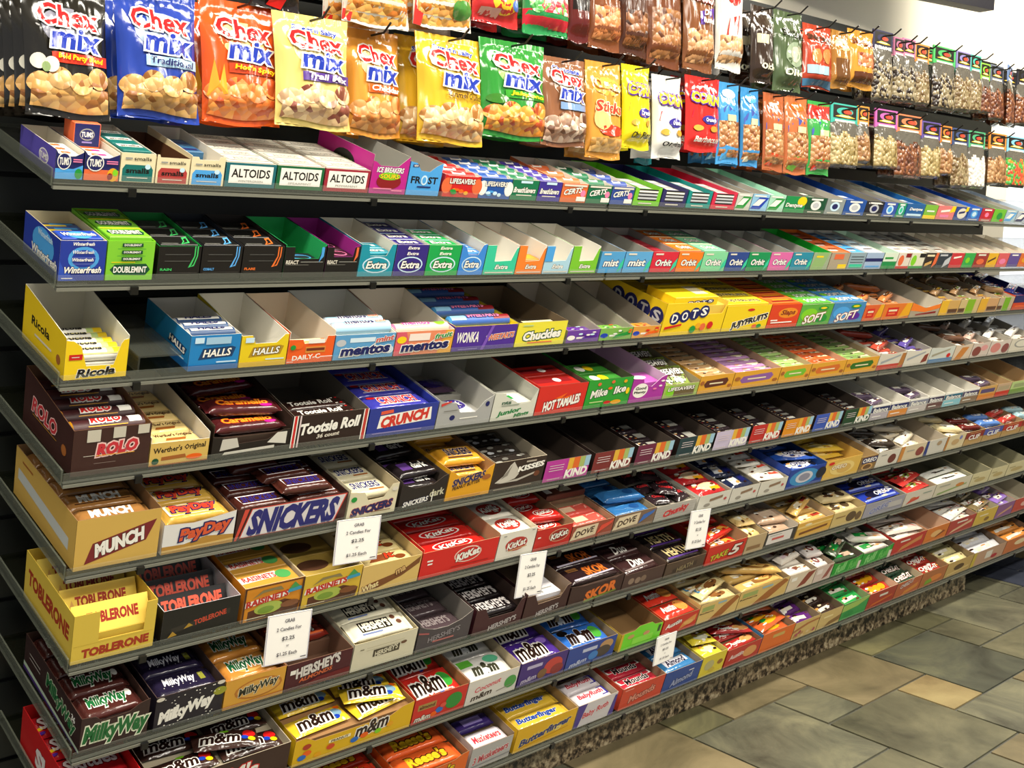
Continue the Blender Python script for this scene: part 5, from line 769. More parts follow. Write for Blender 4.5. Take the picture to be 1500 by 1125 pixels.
b(8, 680.5, 755, 'white coconut candy tray', 6.2, 24, 'd8d4cc', 'b8a888', [T('Coconut', .4, .62, .5, .2, 'd05a64', None, .2, 8), T('m&m', .3, .28, .4, .22, '3a2a20', None, .25, 6), E(.86, .46, .12, .26, '4a9a4a'), P([(.6, .2), (.9, .3), (.9, .34), (.6, .24)], '8a847a')], [C('pouch', 3, 'dcdad4', [T('m&m', .5, .4, .5, .4, '3a3a2c', 'f4f4f0', .25, 0, .06), E(.75, .72, .16, .16, '5ab08a'), Q(.1, .6, .35, .9, '5aa83a')], 6.6, 'white candy pouch with palm leaf', jit=.06, tilt=.1)], hs=6.8, hb=7)
b(8, 757, 826, 'deep purple candy tray', 6.4, 24, '402878', '8a7458', [Q(.14, .66, .46, .8, 'b8b0d0'), E(.72, .5, .2, .34, 'c0423a'), E(.82, .3, .14, .22, '8a3030'), T('m&m', .22, .24, .32, .2, 'b8b0c8', None, .25, 6), E(.5, .3, .1, .2, '7a5a3a')], [C('pouch', 3, '4a2c8c', mm() + [E(.8, .74, .12, .14, '8a6ac0')], 6.8, 'purple candy pouch', jit=.06, tilt=.1)])
b(8, 827, 898, 'deep blue candy tray', 6.0, 24, '2a4696', '9a8058', [Q(.3, .62, .6, .78, 'b8c0d8'), E(.8, .66, .14, .24, 'b89060'), E(.75, .4, .16, .26, '4a4038'), T('m&m', .25, .22, .34, .2, 'b8c0d8', None, .25, 6), E(.55, .34, .1, .2, '3a7ac0')], [C('pouch', 3, '2f6ac0', [T('m&m', .45, .5, .5, .6, '2a1a14', 'e0e8f0', .25, 0, .06), E(.8, .5, .12, .3, '4aa03a'), E(.2, .8, .1, .16, 'K')], 6.2, 'blue candy pouch', jit=.16, tilt=.12)])
b(8, 905, 966, 'lime green sour tray', 5.0, 24, '74d82c', '8a6a44', [Q(.0, 0, .06, 1, 'd0b030'), E(.24, .72, .08, .12, 'c0a060'), E(.62, .66, .08, .12, 'c8946a'), Q(.3, .2, .8, .56, '8ee04a'), Q(.9, .5, .96, .9, '2a4a1c')], [], prof=[(0, 1), (.3, 1.02), (.4, 1.22), (.7, 1.22), (.8, 1.02), (1, .98)], side='d0b030', hs=5)
b(8, 968, 1019, 'red cheese cracker tray', 5.0, 25, 'c83426', '9a7a50', [P([(.5, .1), (.95, .4), (.95, .8), (.6, .5)], 'd8904a'), T('Austin', .3, .6, .44, .26, 'W', 'R', .2, 8), E(.75, .4, .14, .14, 'e0a860')], [C('pouch', 4, 'cc3424', [E(.75, .5, .18, .36, 'e89a4a'), T('Austin', .34, .5, .4, .4, 'W', None, .2)], 5.8, 'red cracker packet', jit=.06)])
gr_ = [P([(.3, 0), (.6, .0), (1, .8), (.9, .98), (.6, .6)], 'a0622c'), Q(.06, .6, .36, .84, '9aa860'), Q(.44, .8, .66, .9, '8ab0c0'), T('Recharge', .2, .5, .34, .1, '4a3a20')]
b(8, 1020, 1078, 'tan oat bar tray', 5.8, 26, 'd8b872', '8e7a58', gr_, [C('bar', 3, 'dcc890', [E(.6, .55, .28, .36, '8a5a30'), Q(.05, .1, .3, .5, 'W'), Q(0, .5, .1, 1, '4a86b0')], 6.2, 'cream oat bar packet', jit=.06, dr=(.02, .7), t=1.4)])
b(8, 1078.5, 1150, 'long tan granola tray', 5.8, 26, 'd4b46c', '8e7c5c', gr_, [C('bar', 4, 'd0aa60', [E(.6, .55, .3, .4, '8a5c2c'), Q(.1, .2, .35, .7, 'f')], 6.2, 'golden granola bar', jit=.08)])
b(8, 1151, 1190, 'white choc granola tray', 5.6, 26, 'd8c8b0', '8a7a64', [P([(.4, .1), (.7, .2), (1, .9), (.7, .9)], '8a4030'), Q(.1, .6, .3, .8, 'W')], [C('bar', 4, 'e0d8cc', [E(.5, .5, .2, .3, '7a4a38'), P([(.1, .2), (.4, .3), (.3, .8), (.1, .7)], 'd8c0c8')], 6, 'white snack bar with brown chips', jit=.1)])
b(8, 1190.5, 1216, 'pale pink granola tray', 5.4, 26, 'd4c0b4', '8a7864', [P([(.5, .1), (.8, .2), (1, .9), (.8, .9)], '9a5a50'), Q(.1, .5, .4, .8, 'e8dcd4')], [C('bar', 3, 'd8d0cc', [E(.5, .5, .2, .3, '7a3a38')], 5.6, 'grey white snack bar', jit=.15)])
for x0, x1, nm in ((1217, 1259, 'green fruit and nut'), (1259.5, 1304, 'green and white nut')):
    b(8, x0, x1, nm + ' tray', 4.6, 26, '249a34', '5a5044', [T('full', .3, .5, .34, .6, '8ad080', None, .2, 6), T('full', .74, .5, .34, .6, '6ac060', None, .2, 6), Q(.9, 0, 1, .6, 'w')], [C('bar', 3, 'd8d4c8' if 'white' in nm else '3a4a34', [Q(.1, .2, .5, .8, '1f8a3c'), Q(.55, .2, .9, .7, 'c8a890')], 5.0, 'green and white fruit bar', jit=.12, dr=(.02, .8))], prof=[(0, 1), (.2, .9), (.8, .95), (1, 1.1)], hs=5)
for x0, x1, c, nm, F, cc, inn in ((1304.5, 1351, 'b8322c', 'red cracker', [P([(.2, .1), (.9, .5), (.9, .8), (.3, .4)], 'c8824a'), Q(.2, .7, .5, .8, 'w')], 'd0c0b4', 'b08a6c'), (1351.5, 1385, 'd0762c', 'orange cracker', [E(.5, .5, .24, .22, 'e0b070'), P([(.5, .2), (.9, .5), (.8, .6), (.5, .3)], '8a4a24')], '', 'c8a488'), (1385.5, 1424, 'b04438', 'crimson wafer', [P([(.1, .1), (.9, .5), (.9, .7), (.2, .3)], 'd8b08a'), Q(.3, .7, .7, .8, 'w')], 'd8d4cc', '8a6a58'), (1424.5, 1456, 'd0b048', 'yellow wafer', [E(.6, .3, .12, .14, '8a6a34'), Q(.2, .6, .6, .7, 'f')], '7a6a4a', 'a8a084'), (1456.5, 1481, '8a5a8c', 'mauve wafer', [P([(.1, .1), (.9, .5), (.9, .7), (.2, .3)], 'c89a7a')], '8a6ab8', 'a8a08c'), (1481.5, 1516, 'c0483c', 'rose wafer', [E(.5, .5, .2, .2, 'e0b0a0')], '', 'a8a08c')):
    b(8, x0, x1, nm + ' tray', 5.8, 26, c, inn, F, [C('pouch', 2, cc, [Q(.2, .2, .6, .7, 'W'), P([(.4, .3), (.9, .4), (.8, .8), (.5, .7)], 'b04038')], 5.4, 'pale snack packet', dr=(.02, .55), jit=.15)] if cc else [])

# bottom shelf ------------------------------------------------------------
re_ = [T("Reese's", .5, .5, .7, .56, 'e8b824', '5a2c14', .1, 0, .05, .14)]
b(9, 470, 575, 'red orange peanut butter tray', 5.2, 24, 'd84a18', '8a6a48', [T("Reese's", .5, .5, .7, .4, 'y', 'd', .1)], [C('bar', 3, 'c8341c', re_, 6.2, 'red and orange cup pack', jit=.06, dr=(.02, .5)), C('bar', 3, 'e4601c', re_, 6.4, 'orange cup pack with yellow lettering', jit=.25, dr=(.52, .97))])
b(9, 581, 681, 'orange peanut butter tray', 6.0, 24, 'e46a24', '8a6a48', [Q(.3, .5, .7, .6, 'U'), T("Reese's", .5, .6, .6, .3, 'y', 'd', .1)], [C('bar', 4, 'e8622a', re_, 6.0, 'bright orange cup pack', jit=.06)], prof=[(0, 1), (.12, .98), (.2, .8), (.8, .86), (.9, 1), (1, 1.04)])
b(9, 685, 746, 'silver nougat bar tray', 6.0, 24, 'b4b2b0', '8a7458', [T('3 Musketeers', .5, .5, .84, .3, 'c04a54', 'e0dcd8', .25, 8), P([(0, .1), (1, .2), (1, .26), (0, .16)], '8a8a8c')], [C('bar', 1, 'dcd4dc', [T('Musketeers', .5, .4, .84, .5, 'c03a4a', 'W', .2)], 6.4, 'white bar with red lettering', dr=(.02, .22)), C('bar', 1, '3a2a6a', [Q(.2, .2, .8, .8, 'v')], 6.6, 'purple nougat bar', dr=(.24, .42)), C('pack', 1, '1a2a1c', [Q(.2, .2, .6, .8, '1f6a24'), Q(.7, .2, .98, .8, 'c8c8cc')], 7.4, 'dark box with green label', t=1.4, dr=(.44, .7))], hs=6.6)
bf = [T('Butterfinger', .45, .5, .84, .54, '2a4a98', 'f0e8d8', .2, 0, .05)]
b(9, 751, 839, 'golden yellow crispy bar tray', 6.6, 24, 'e0b01e', 'b09468', [T('Butterfinger', .5, .44, .84, .36, '2a3a78', 'e8d070', .25, 8, .04, .1), P([(.1, .1), (.9, .3), (.9, .34), (.1, .16)], 'c89418')], [C('bar', 3, 'd8b23a', bf, 6.2, 'yellow bar with blue lettering', jit=.05, dr=(.02, .6))])
b(9, 840, 898, 'white and purple nut tray', 6.6, 24, 'd0ccd0', 'b0a08c', [P([(0, 0), (.1, 0), (.22, 1), (0, 1)], '4a3a8c'), P([(.86, 0), (1, 0), (1, .9), (.94, .9)], '4a3a8c'), T('Baby Ruth', .48, .52, .64, .3, 'c8404c', 'e8e4e8', .2, 8)], [C('bar', 2, 'd8d0d4', [T('BabyRuth', .5, .5, .8, .5, 'c03a48', None, .2), Q(.8, .1, 1, .9, '3a3090')], 6.8, 'white bar with red letters', jit=.06, dr=(.02, .4)), C('bar', 3, '3a1c30', [T('Ruth', .4, .5, .4, .6, 'c04a50', None), Q(.7, .2, 1, .8, 'd')], 6.8, 'dark nut bar', jit=.2, dr=(.42, .96))])
b(9, 905, 968, 'vermilion coconut bar tray', 6.4, 24, 'c8442c', 'a08468', [T('Mounds', .5, .46, .6, .3, 'd8907c', '5a1c18', .25, 8), Q(.06, .86, .26, .9, 'e8a898')], [C('bar', 2, 'b82a3a', [P([(0, .4), (1, .6), (1, 1), (0, 1)], 'e8e4e0'), T('Mounds', .5, .5, .66, .5, '2a1a1c', 'f0e8e4', .15)], 6.0, 'red and white coconut bar', jit=.06, dr=(.02, .4)), C('pouch', 2, 'd8d8d0', [T('unds', .4, .7, .6, .4, '1a1a1a', None), E(.7, .3, .2, .2, '6a8a5a')], 7.0, 'white and black coconut packet', jit=.08, dr=(.42, .95))])
b(9, 968.5, 1022, 'blue almond bar tray', 6.2, 24, '2c4890', 'a08c74', [T('Almond', .5, .4, .6, .3, '9aa4c8', '1a2448', .25, 8), Q(.66, .7, .8, .74, 'W')], [C('bar', 4, '3a7ab0', [P([(.1, .2), (.9, .3), (.9, .8), (.1, .7)], 'e4e4ec'), T('Almond', .5, .5, .66, .44, '241c3c', None, .15)], 6.4, 'blue and white almond bar', jit=.06)])
b(9, 1022.5, 1058, 'yellow peanut snack carton', 6.6, 24, 'dcc838', 'c0b068', [E(.35, .5, .2, .24, 'b8b078'), E(.8, .5, .12, .12, '9a6a2c'), E(.5, .24, .14, .1, 'c8b040')], [C('pouch', 3, 'e0cc3c', [E(.5, .8, .24, .12, '6a4a20'), E(.5, .4, .3, .2, 'c8c8b0')], 7.0, 'yellow peanut pouch', jit=.06)])
b(9, 1060, 1110, 'dark red cracker carton', 5.6, 24, 'b83428', '8a6448', [E(.7, .5, .2, .3, 'd89858'), T('Austin', .3, .54, .4, .26, 'e8d4cc', None, .2, 6)], [C('pouch', 4, 'a82c28', [E(.75, .5, .2, .36, 'e0a060'), T('Austin', .36, .4, .36, .36, 'W', None, .2)], 6.0, 'dark red cracker packet', jit=.06)])
b(9, 1110.5, 1158, 'orange snack carton', 6.4, 25, 'dc6a24', '8a7458', [Q(.34, .62, .7, .8, 'c8a458'), Q(.2, .1, .8, .14, 'c05a1c')], [C('pouch', 2, 'c85a2c', [E(.5, .5, .26, .3, 'Y'), E(.3, .7, .12, .16, 'G')], 6.0, 'orange snack packet', jit=.1, dr=(.02, .6))], side='3a7aa8')
for x0, x1, c, nm, F, cc, inn in ((1158.5, 1195, 'cdae6c', 'tan fruit mix', [P([(0, .4), (.6, .7), (1, .75), (1, .85), (.5, .8), (0, .55)], 'a86a3c')] + blobs(10, .1, .1, .9, .4, ['a84a5a', 'b88a5a', 'd8c090'], .07, 8), '5a2470', '8e7c5c'), (1195.5, 1229, 'ccb274', 'cream nut mix', [P([(.3, 0), (1, .2), (1, .5), (.5, .3)], '8a6a3c'), Q(.2, .6, .6, .7, 'e8d8a0')], '3a2a24', '6a5a44'), (1229.5, 1267, '3a9a4c', 'green snack', [P([(0, .5), (.6, .6), (1, .9), (1, 1), (0, .9)], 'a0c060'), E(.3, .3, .2, .16, '2a8a44')], '2a9a4a', '8a9468'), (1267.5, 1308, 'a83c2c', 'red corn chip', [Q(.4, .6, .7, .74, 'w'), P([(.1, .1), (.9, .4), (.9, .5), (.2, .3)], 'c8642c')], 'b42820', 'd0b898'), (1308.5, 1345, 'b8603a', 'maroon cheese cracker', [P([(.3, 0), (.9, .3), (.9, .6), (.4, .3)], 'd0843a'), T('CHEEZ-IT', .4, .76, .5, .24, 'e8d8d0', '6a1424', .1, 8)], '2a4a38', 'c0aa8c'), (1345.5, 1382, 'b06a3c', 'brown cheese cracker', [E(.6, .4, .26, .2, 'd8803a'), P([(.2, .1), (.5, .2), (.4, .5), (.2, .4)], '7aa030')], 'a82c24', '8e7450'), (1382.5, 1420, 'c0a060', 'tan pastry', [E(.5, .5, .2, .2, '5a4224'), P([(.1, .1), (.9, .3), (.9, .4), (.1, .2)], 'd8c080')], 'd8cc94', '7e6a4a'), (1420.5, 1468, 'c09a7c', 'striped pastry', [Q(.0, .0, .1, 1, 'c8b040'), Q(.4, .3, .6, .8, 'w'), E(.7, .3, .1, .14, 'b03034')], 'd8d8dc', '7a6450'), (1468.5, 1512, 'c8743c', 'amber pastry', [E(.5, .6, .2, .2, 'e8d0a0')], 'd88a3c', '7a6450')):
    b(9, x0, x1, nm + ' tray', 6.0, 25, c, inn, F, [C('pouch', 2, cc, ([E(.3, .5, .12, .3, 'Y'), E(.5, .45, .12, .3, 'Y'), E(.7, .5, .12, .3, 'Y')] if 'corn' in nm else [Q(.2, .3, .7, .6, 'w')] if 'cheese' not in nm else [T('CHEEZ-IT', .5, .5, .7, .4, 'W', 'R', .1)]), 6.2, 'bright snack packet', jit=.2, tilt=.25, dr=(.02, .6))])
build_boxes()

# ---------------------------------------------------------------- hanging bags on peg hooks
def hook(x, z, ref, tip=.045):
    mb = MB(); n = 6
    def tube(p, q, r):
        d = (Vector(q) - Vector(p)).normalized(); a = d.orthogonal().normalized(); c = d.cross(a)
        R = lambda o: [Vector(o) + a * r * cos(2 * pi * i / n) + c * r * sin(2 * pi * i / n) for i in range(n)]
        A, B_ = R(p), R(q)
        mb.mesh(A + B_, [(i, (i + 1) % n, n + (i + 1) % n, n + i) for i in range(n)] + [tuple(range(n))[::-1], tuple(range(n, 2 * n))], 'plastic:0d0d0d')
    tube((x, WB - .001, z), (x, tip, z + .004), .0022); tube((x, tip, z + .004), (x, tip - .022, z + .02), .0022)
    mb.box(x - .012, x + .012, WB - .006, WB - .0005, z - .03, z + .03, 'plastic:0d0d0d')
    tag(mb.build('peg_hook'), f'black peg hook holding the {ref}', 'hook', 'peg hooks on the black slatwall')
def bag_mesh(w, h, t, k, ops, seed, extra=None):
    mb = MB(); rr = random.Random(seed); ph = [rr.uniform(0, 6) for _ in range(6)]
    def bulge(u, v):
        q = max(0., (1 - abs(2 * u - 1) ** 2.6)); s = max(0., min(1, (v - .045) / .13)) * max(0., min(1, (.93 - v) / .26))
        s = s * s * (3 - 2 * s)
        wr = 1 + .22 * (abs(sin(12 * u + ph[5] + 2.5 * v)) - .6) * max(0, min(1, (v - .45) * 4)) + .10 * sin(17 * u + ph[0] + 4 * v) * sin(9 * v + ph[1]) + .07 * sin(31 * u + ph[2] - 7 * v)
        return q ** .6 * s * (1.12 - .35 * v) * wr
    def fr(u, v, off):
        x = (u - .5) * w * (1 - .05 * sin(pi * min(1, max(0, v)))); crim = .0016 * sin(60 * u + ph[3]) if v < .05 or v > .95 else 0
        return (x, -t / 2 * bulge(u, v) - off - .0004 + crim, v * h + .004 * sin(5 * u + ph[4]) * (v < .06))
    mb.grid(lambda a, b_: fr(a, b_, 0), 18, 22, k, True)
    mb.grid(lambda a, b_: ((.5 - a) * w * (1 - .05 * sin(pi * b_)), t / 2 * bulge(1 - a, b_) + .0004, b_ * h), 12, 14, k, True)
    printing(mb, ops, fr, 'wrap', w / h, 18, .0004)
    return mb
def place(x0, x1, yt, yb, Y):
    xm = (x0 + x1) / 2
    a, b_ = on_y(x0, (yt + yb) / 2, Y), on_y(x1, (yt + yb) / 2, Y)
    zt, zb = on_y(xm, yt, Y).z, on_y(xm, yb, Y).z
    return (a.x + b_.x) / 2, (b_.x - a.x) * .95, zb, zt - zb
def bag(x0, x1, yt, yb, ref, col, ops, n=2, Y=.055, t=.05, gap=.066, lean=0, hk=True, seed=0):
    cx, w, z, h = place(x0, x1, yt, yb, Y); t = min(t, gap * .7, w * .5)
    me = bag_mesh(w, h, t, 'wrap:' + col, ops, x0 + seed).data('snack_bag')
    proto = None
    for i in range(n):
        if proto is None: o = bpy.data.objects.new('snack_bag', me); proto = o
        else: o = proto.copy()
        C0.objects.link(o)
        o.matrix_basis = Matrix.Translation((cx + (i * .0015), Y + gap * i, z + .002 * i)) @ Matrix.Rotation(lean * (1 if i == 0 else .4), 4, 'Z') @ Matrix.Rotation(-.05, 4, 'X')
        tag(o, (f'{ref}, {["front", "second", "third", "fourth"][i]} on its hook' if n > 1 else f'{ref}, alone on its hook'), 'snack bag', f'{ref} hanging one behind another')
    if hk: hook(cx, z + h - .012, ref, Y - .03)
def chex(s1, c2, bc=None, mid='mix', up=None, foodcols='c8924a/e0b878/9a6230', glow='W', bt='W'):
    o = [E(.52, .68, .34, .15, glow)] if glow else []
    if up: o += [T(up, .52, .86, .6, .06, 'b', 'W', .1, -3)]
    o += [T('Chex', .5, .76, .68, .16, 'd02024', 'W', .1, -3, .03, .09), T(mid, .57, .585, .56, .15, '2038a8', 'W', .1, -3, .032, .09)]
    o += [Q(.28 if bc else .3, .40, .97, .48, bc)] if bc else []
    if s1: o += [T(s1, .62, .44, .56, .05, bt, None, .1, -2)]
    o += [Q(.04, .05, .96, .22, 'snack:' + foodcols)] + [E(q[0], q[1], .14, .085, 'snack:' + foodcols) for q in ((.14, .24), (.36, .28), (.6, .25), (.83, .3))]
    return o
garlic = [E(.12, .4, .09, .06, 'd8d4c4'), E(.26, .38, .08, .06, 'e0dccc'), E(.2, .36, .05, .04, '8aa06a')]
bag(30, 163, -22, 172, 'black party blend snack bag', '1c1914', chex('Bold Party Blend', 'r', 'c8341c', glow='8a8a98', bt='y') + garlic, n=4, gap=.05)
bag(166, 293, -14, 175, 'royal blue traditional snack bag', '26409e', chex('Traditional', 'b', 'a8cce8', glow='b8cce8', bt='N'), n=2)
bag(291, 412, 2, 182, 'orange spicy snack bag', 'd8561c', chex("Hot'n Spicy", 'e', 'b8401c', glow='f4d890', foodcols='d8662a/e89a4a/b84a1c', bt='y') + [P([(.02, .2), (.1, .5), (.14, .3), (.2, .46), (.24, .22)], 'e8a030')], n=2)
bag(399, 515, 22, 187, 'pale yellow trail snack bag', 'e8cf78', chex('Trail Mix', 'p', '5a3a90', up="Sweet'n Salty", glow='f0e4b8', foodcols='d8b07a/e8cc9c/8a4a38'), n=1, Y=.03)
bag(506, 588, 44, 200, 'orange cheddar snack bag', 'e0963a', chex('Cheddar', 'o', 'dc6420', glow='f0dca8', foodcols='d88a40/e8b070/c06a2c'), n=2, Y=.085)
bag(606, 713, 52, 210, 'golden caramel snack bag', 'dcae2c', chex('Caramel Crunch', 'Y', None, up="Sweet'n Salty", glow='ecd478', foodcols='d0a060/ecd4a0/b87a3a', bt='5a3a10'), n=3, lean=.05)
bag(701, 802, 60, 203, 'green jalapeno snack bag', '2f8a34', chex('Jalapeno', 'G', '3a9a2c', glow='a0cc78', foodcols='dc8a2c/e8b04a/b84a20', bt='y') + [E(.16, .38, .14, .05, '3a7a24')], n=2)
bag(790, 860, 84, 214, 'brown chocolate snack bag', '8a5a3c', chex(None, 'n', '7a98c0', up='Chocolate', glow='e8d8c8', foodcols='d8c4b0/b08a70/6a4430'), n=2)
bag(857, 912, 90, 232, 'tan crunchy stick bag', 'cf8f38', [T('Sticks', .5, .52, .7, .11, 'e0402a', 'f4dcb0', .1, -4), E(.5, .74, .4, .1, 'e8b048'), T('Cheetos', .5, .76, .7, .1, 'f0c860', 'c07020', .1, -4), E(.55, .28, .34, .06, 'c0381c'), E(.3, .4, .2, .12, 'e4b878'), Q(.06, .06, .94, .2, 'snack:d8a058/e8c080/c08a40')], n=2)
cn = lambda c, s, sc: [T('CORN', .5, .7, .8, .13, 'f0c41c', 'p', .1, -3, .06, .14), P([(.15, .55), (.9, .6), (.95, .46), (.55, .38), (.1, .44)], 'd0203c'), E(.6, .42, .24, .06, '3a3090'), T('Crunch', .6, .42, .32, .05, 'W', None, .2), T(s, .5, .15, .7, .07, sc, None, .15), E(.25, .3, .12, .04, 'c8a040'), E(.7, .3, .1, .04, 'b88a30')]
bag(911, 953, 95, 218, 'bright yellow corn nut bag', 'e8d41c', cn('y', 'Chile Picante', '2a2a10'), n=2)
bag(930, 958, 108, 240, 'teal corn nut bag', '1a9aa0', cn('t', 'Chile Picante', 'W')[:4], n=1, Y=.15)
bag(955, 999, 110, 232, 'white corn nut bag', 'd8d6d0', cn('W', 'Original', '2a2a2a'), n=2)
bag(1003, 1056, 112, 222, 'red corn nut bag', 'c82824', cn('r', 'Barbecue', 'W'), n=3, gap=.045)
pn = lambda c, tc: [Q(.04, .08, .96, .52, 'nuts:a06a3c/b88a5c/844e28'), P([(.05, .6), (.3, .72), (.6, .66), (.95, .74), (.95, .56), (.05, .52)], '4a5aa8'), Q(.3, .52, .7, .6, 'd8c898'), E(.5, .86, .3, .06, c), P([(.1, .05), (.4, .04), (.5, .2), (.2, .22)], tc)]
bag(1050, 1084, 120, 240, 'blue topped peanut bag', '3f8cc4', pn('i', '4a9ad8'), n=3, gap=.045)
bag(1085, 1113, 128, 244, 'blue sunflower nut bag', '3a84bc', pn('B', 'e8e0c8'), n=2)
bag(1118, 1150, 136, 250, 'red brown almond bag', 'a85a34', pn('U', 'd84a2c'), n=3, gap=.05)
bag(1149, 1184, 140, 255, 'brown and green pistachio bag', 'b8683c', pn('o', '7ab848'), n=2)
bag(1183, 1217, 148, 256, 'red and green mixed nut bag', '3a9a48', [Q(.0, .75, 1, .95, 'c8342c')] + pn('r', 'dc3c28'), n=2)
# upper row
chips = lambda c: [Q(.04, .025, .96, .5, 'snack:e09a3c/f0c070/c8742a'), P([(0, 0), (.12, .0), (.25, .5), (.05, .5)], 'd03028'), E(.6, .34, .3, .12, 'e8a84a')]
bag(364, 440, -165, 14, 'dark bag with red foot', '241c1a', [P([(.3, .02), (.6, .02), (.7, .1), (.4, .12)], 'r'), Q(.1, .2, .9, .5, 'snack:8a5430/b8804c/5a3018')], n=1)
bag(498, 602, -150, 38, 'white edged orange chip bag', 'dcd4c4', chips('o'), n=2)
bag(603, 694, -140, 42, 'white and green chip bag', 'e0d8c8', chips('o') + [E(.75, .16, .2, .08, '4a8a3a')], n=2)
bag(690, 762, -110, 36, 'red candy bag with yellow patch', 'c02c2c', [E(.6, .25, .3, .16, 'e8c030'), Q(.1, .05, .5, .14, 'd8a8a0'), E(.85, .2, .1, .06, '4a6ab0')], n=2)
bag(764, 836, -100, 52, 'red and green sour candy bag', '2a8a4a', [Q(.0, .06, 1, .22, 'c82838'), Q(.3, .2, .96, .44, 'nuts:d83a48/e8e0c8/6ab050'), E(.2, .3, .14, .12, 'nuts:4aa04a/d8e0b8/c83a40')], n=2)
bag(832, 866, -90, 62, 'dark red pretzel bag', '5a1c18', [Q(.1, .3, .9, .5, '1c1210')], n=2)
bag(862, 912, -90, 73, 'brown pretzel bag with black label', '7a4424', [Q(.08, .08, .92, .38, 'snack:b8683a/d8945a/7a3a1c'), Q(.05, .48, .6, .7, '14100e'), Q(.6, .46, .98, .68, '2a1a14'), T('Chipotle', .78, .56, .3, .05, 'W')], n=2)
bag(908, 950, -80, 82, 'glossy brown snack bag', '4a2818', [Q(.08, .08, .92, .4, 'snack:6a3a1c/9a6234/3a1c10')], n=2)
bag(948, 1000, -70, 98, 'clear brown rye chip bag', '6a3a20', [Q(.06, .06, .94, .5, 'snack:8a5430/b8804c/5a3018'), E(.6, .8, .34, .1, 'Y')], n=2)
bag(1001, 1048, -60, 104, 'brown mix bag with purple label', '7a4a2a', [Q(.06, .06, .94, .36, 'snack:a87044/d0a070/6a3c20'), T("Gardetto's", .5, .66, .84, .1, 'e8e0d8', '8a1c14', .1, -3), P([(.35, .4), (.92, .44), (.88, .58), (.35, .52)], '5a3a98'), T('Deli', .6, .52, .24, .05, 'W', None, .1), T('Mustard', .62, .45, .4, .05, 'W', None, .1)], n=2)
bag(1049, 1090, -60, 104, 'white and red gloss mix bag', 'd0ccc4', [Q(.06, .06, .94, .3, 'snack:b08050/d8b080/7a4a28'), E(.5, .72, .34, .14, 'c02824'), P([(.2, .3), (.6, .32), (.7, .5), (.3, .46)], 'b83028')], n=2)
bag(1100, 1133, 8, 122, 'dark brown pretzel bag', '33251c', [Q(.1, .5, .6, .62, 'c8c0a0'), T('Olde', .5, .2, .6, .08, 'c8c8b0', None, .1)], n=2)
bag(1133, 1176, 16, 134, 'green and brown pretzel bag', '4a5a3c', [P([(0, .66), (1, .62), (1, .76), (0, .8)], 'd8d0a8'), T("SNYDER'S", .55, .71, .8, .09, '2a2a1c', None, 0, -4), E(.55, .45, .3, .16, '8a9a80'), E(.55, .45, .18, .1, 'c8c0a8'), T('Olde', .5, .22, .6, .08, 'e0dcc0', None, .1)], n=2)
bag(1175, 1219, 36, 130, 'red pretzel bag with blue foot', 'a83c24', [P([(0, .72), (1, .68), (1, .82), (0, .86)], 'd8d0a8'), T("SNYDER'S", .5, .77, .84, .09, '2a2a1c', None, 0, -4), E(.3, .48, .16, .12, 'd8844a'), E(.65, .5, .18, .12, 'd07a40'), Q(.05, .2, .7, .34, '9ab4c0'), Q(0, .02, 1, .12, '3a6a8c')], n=2)
bag(1217, 1244, 44, 130, 'brown and amber pretzel bag', 'a07030', [E(.5, .75, .4, .12, 'e0d0a0'), Q(.1, .1, .9, .5, '6a4420')], n=2)
bag(1241, 1280, 44, 130, 'gold pretzel piece bag', 'c88a34', [P([(0, .7), (1, .66), (1, .84), (0, .88)], 'e8d8b0'), T("SNYDER'S", .5, .77, .84, .1, '6a2a14', None, 0, -4), Q(.2, .36, .9, .6, 'snack:b05a2c/d89060/8a3a1c'), Q(.1, .08, .9, .26, '5a3018')], n=2)

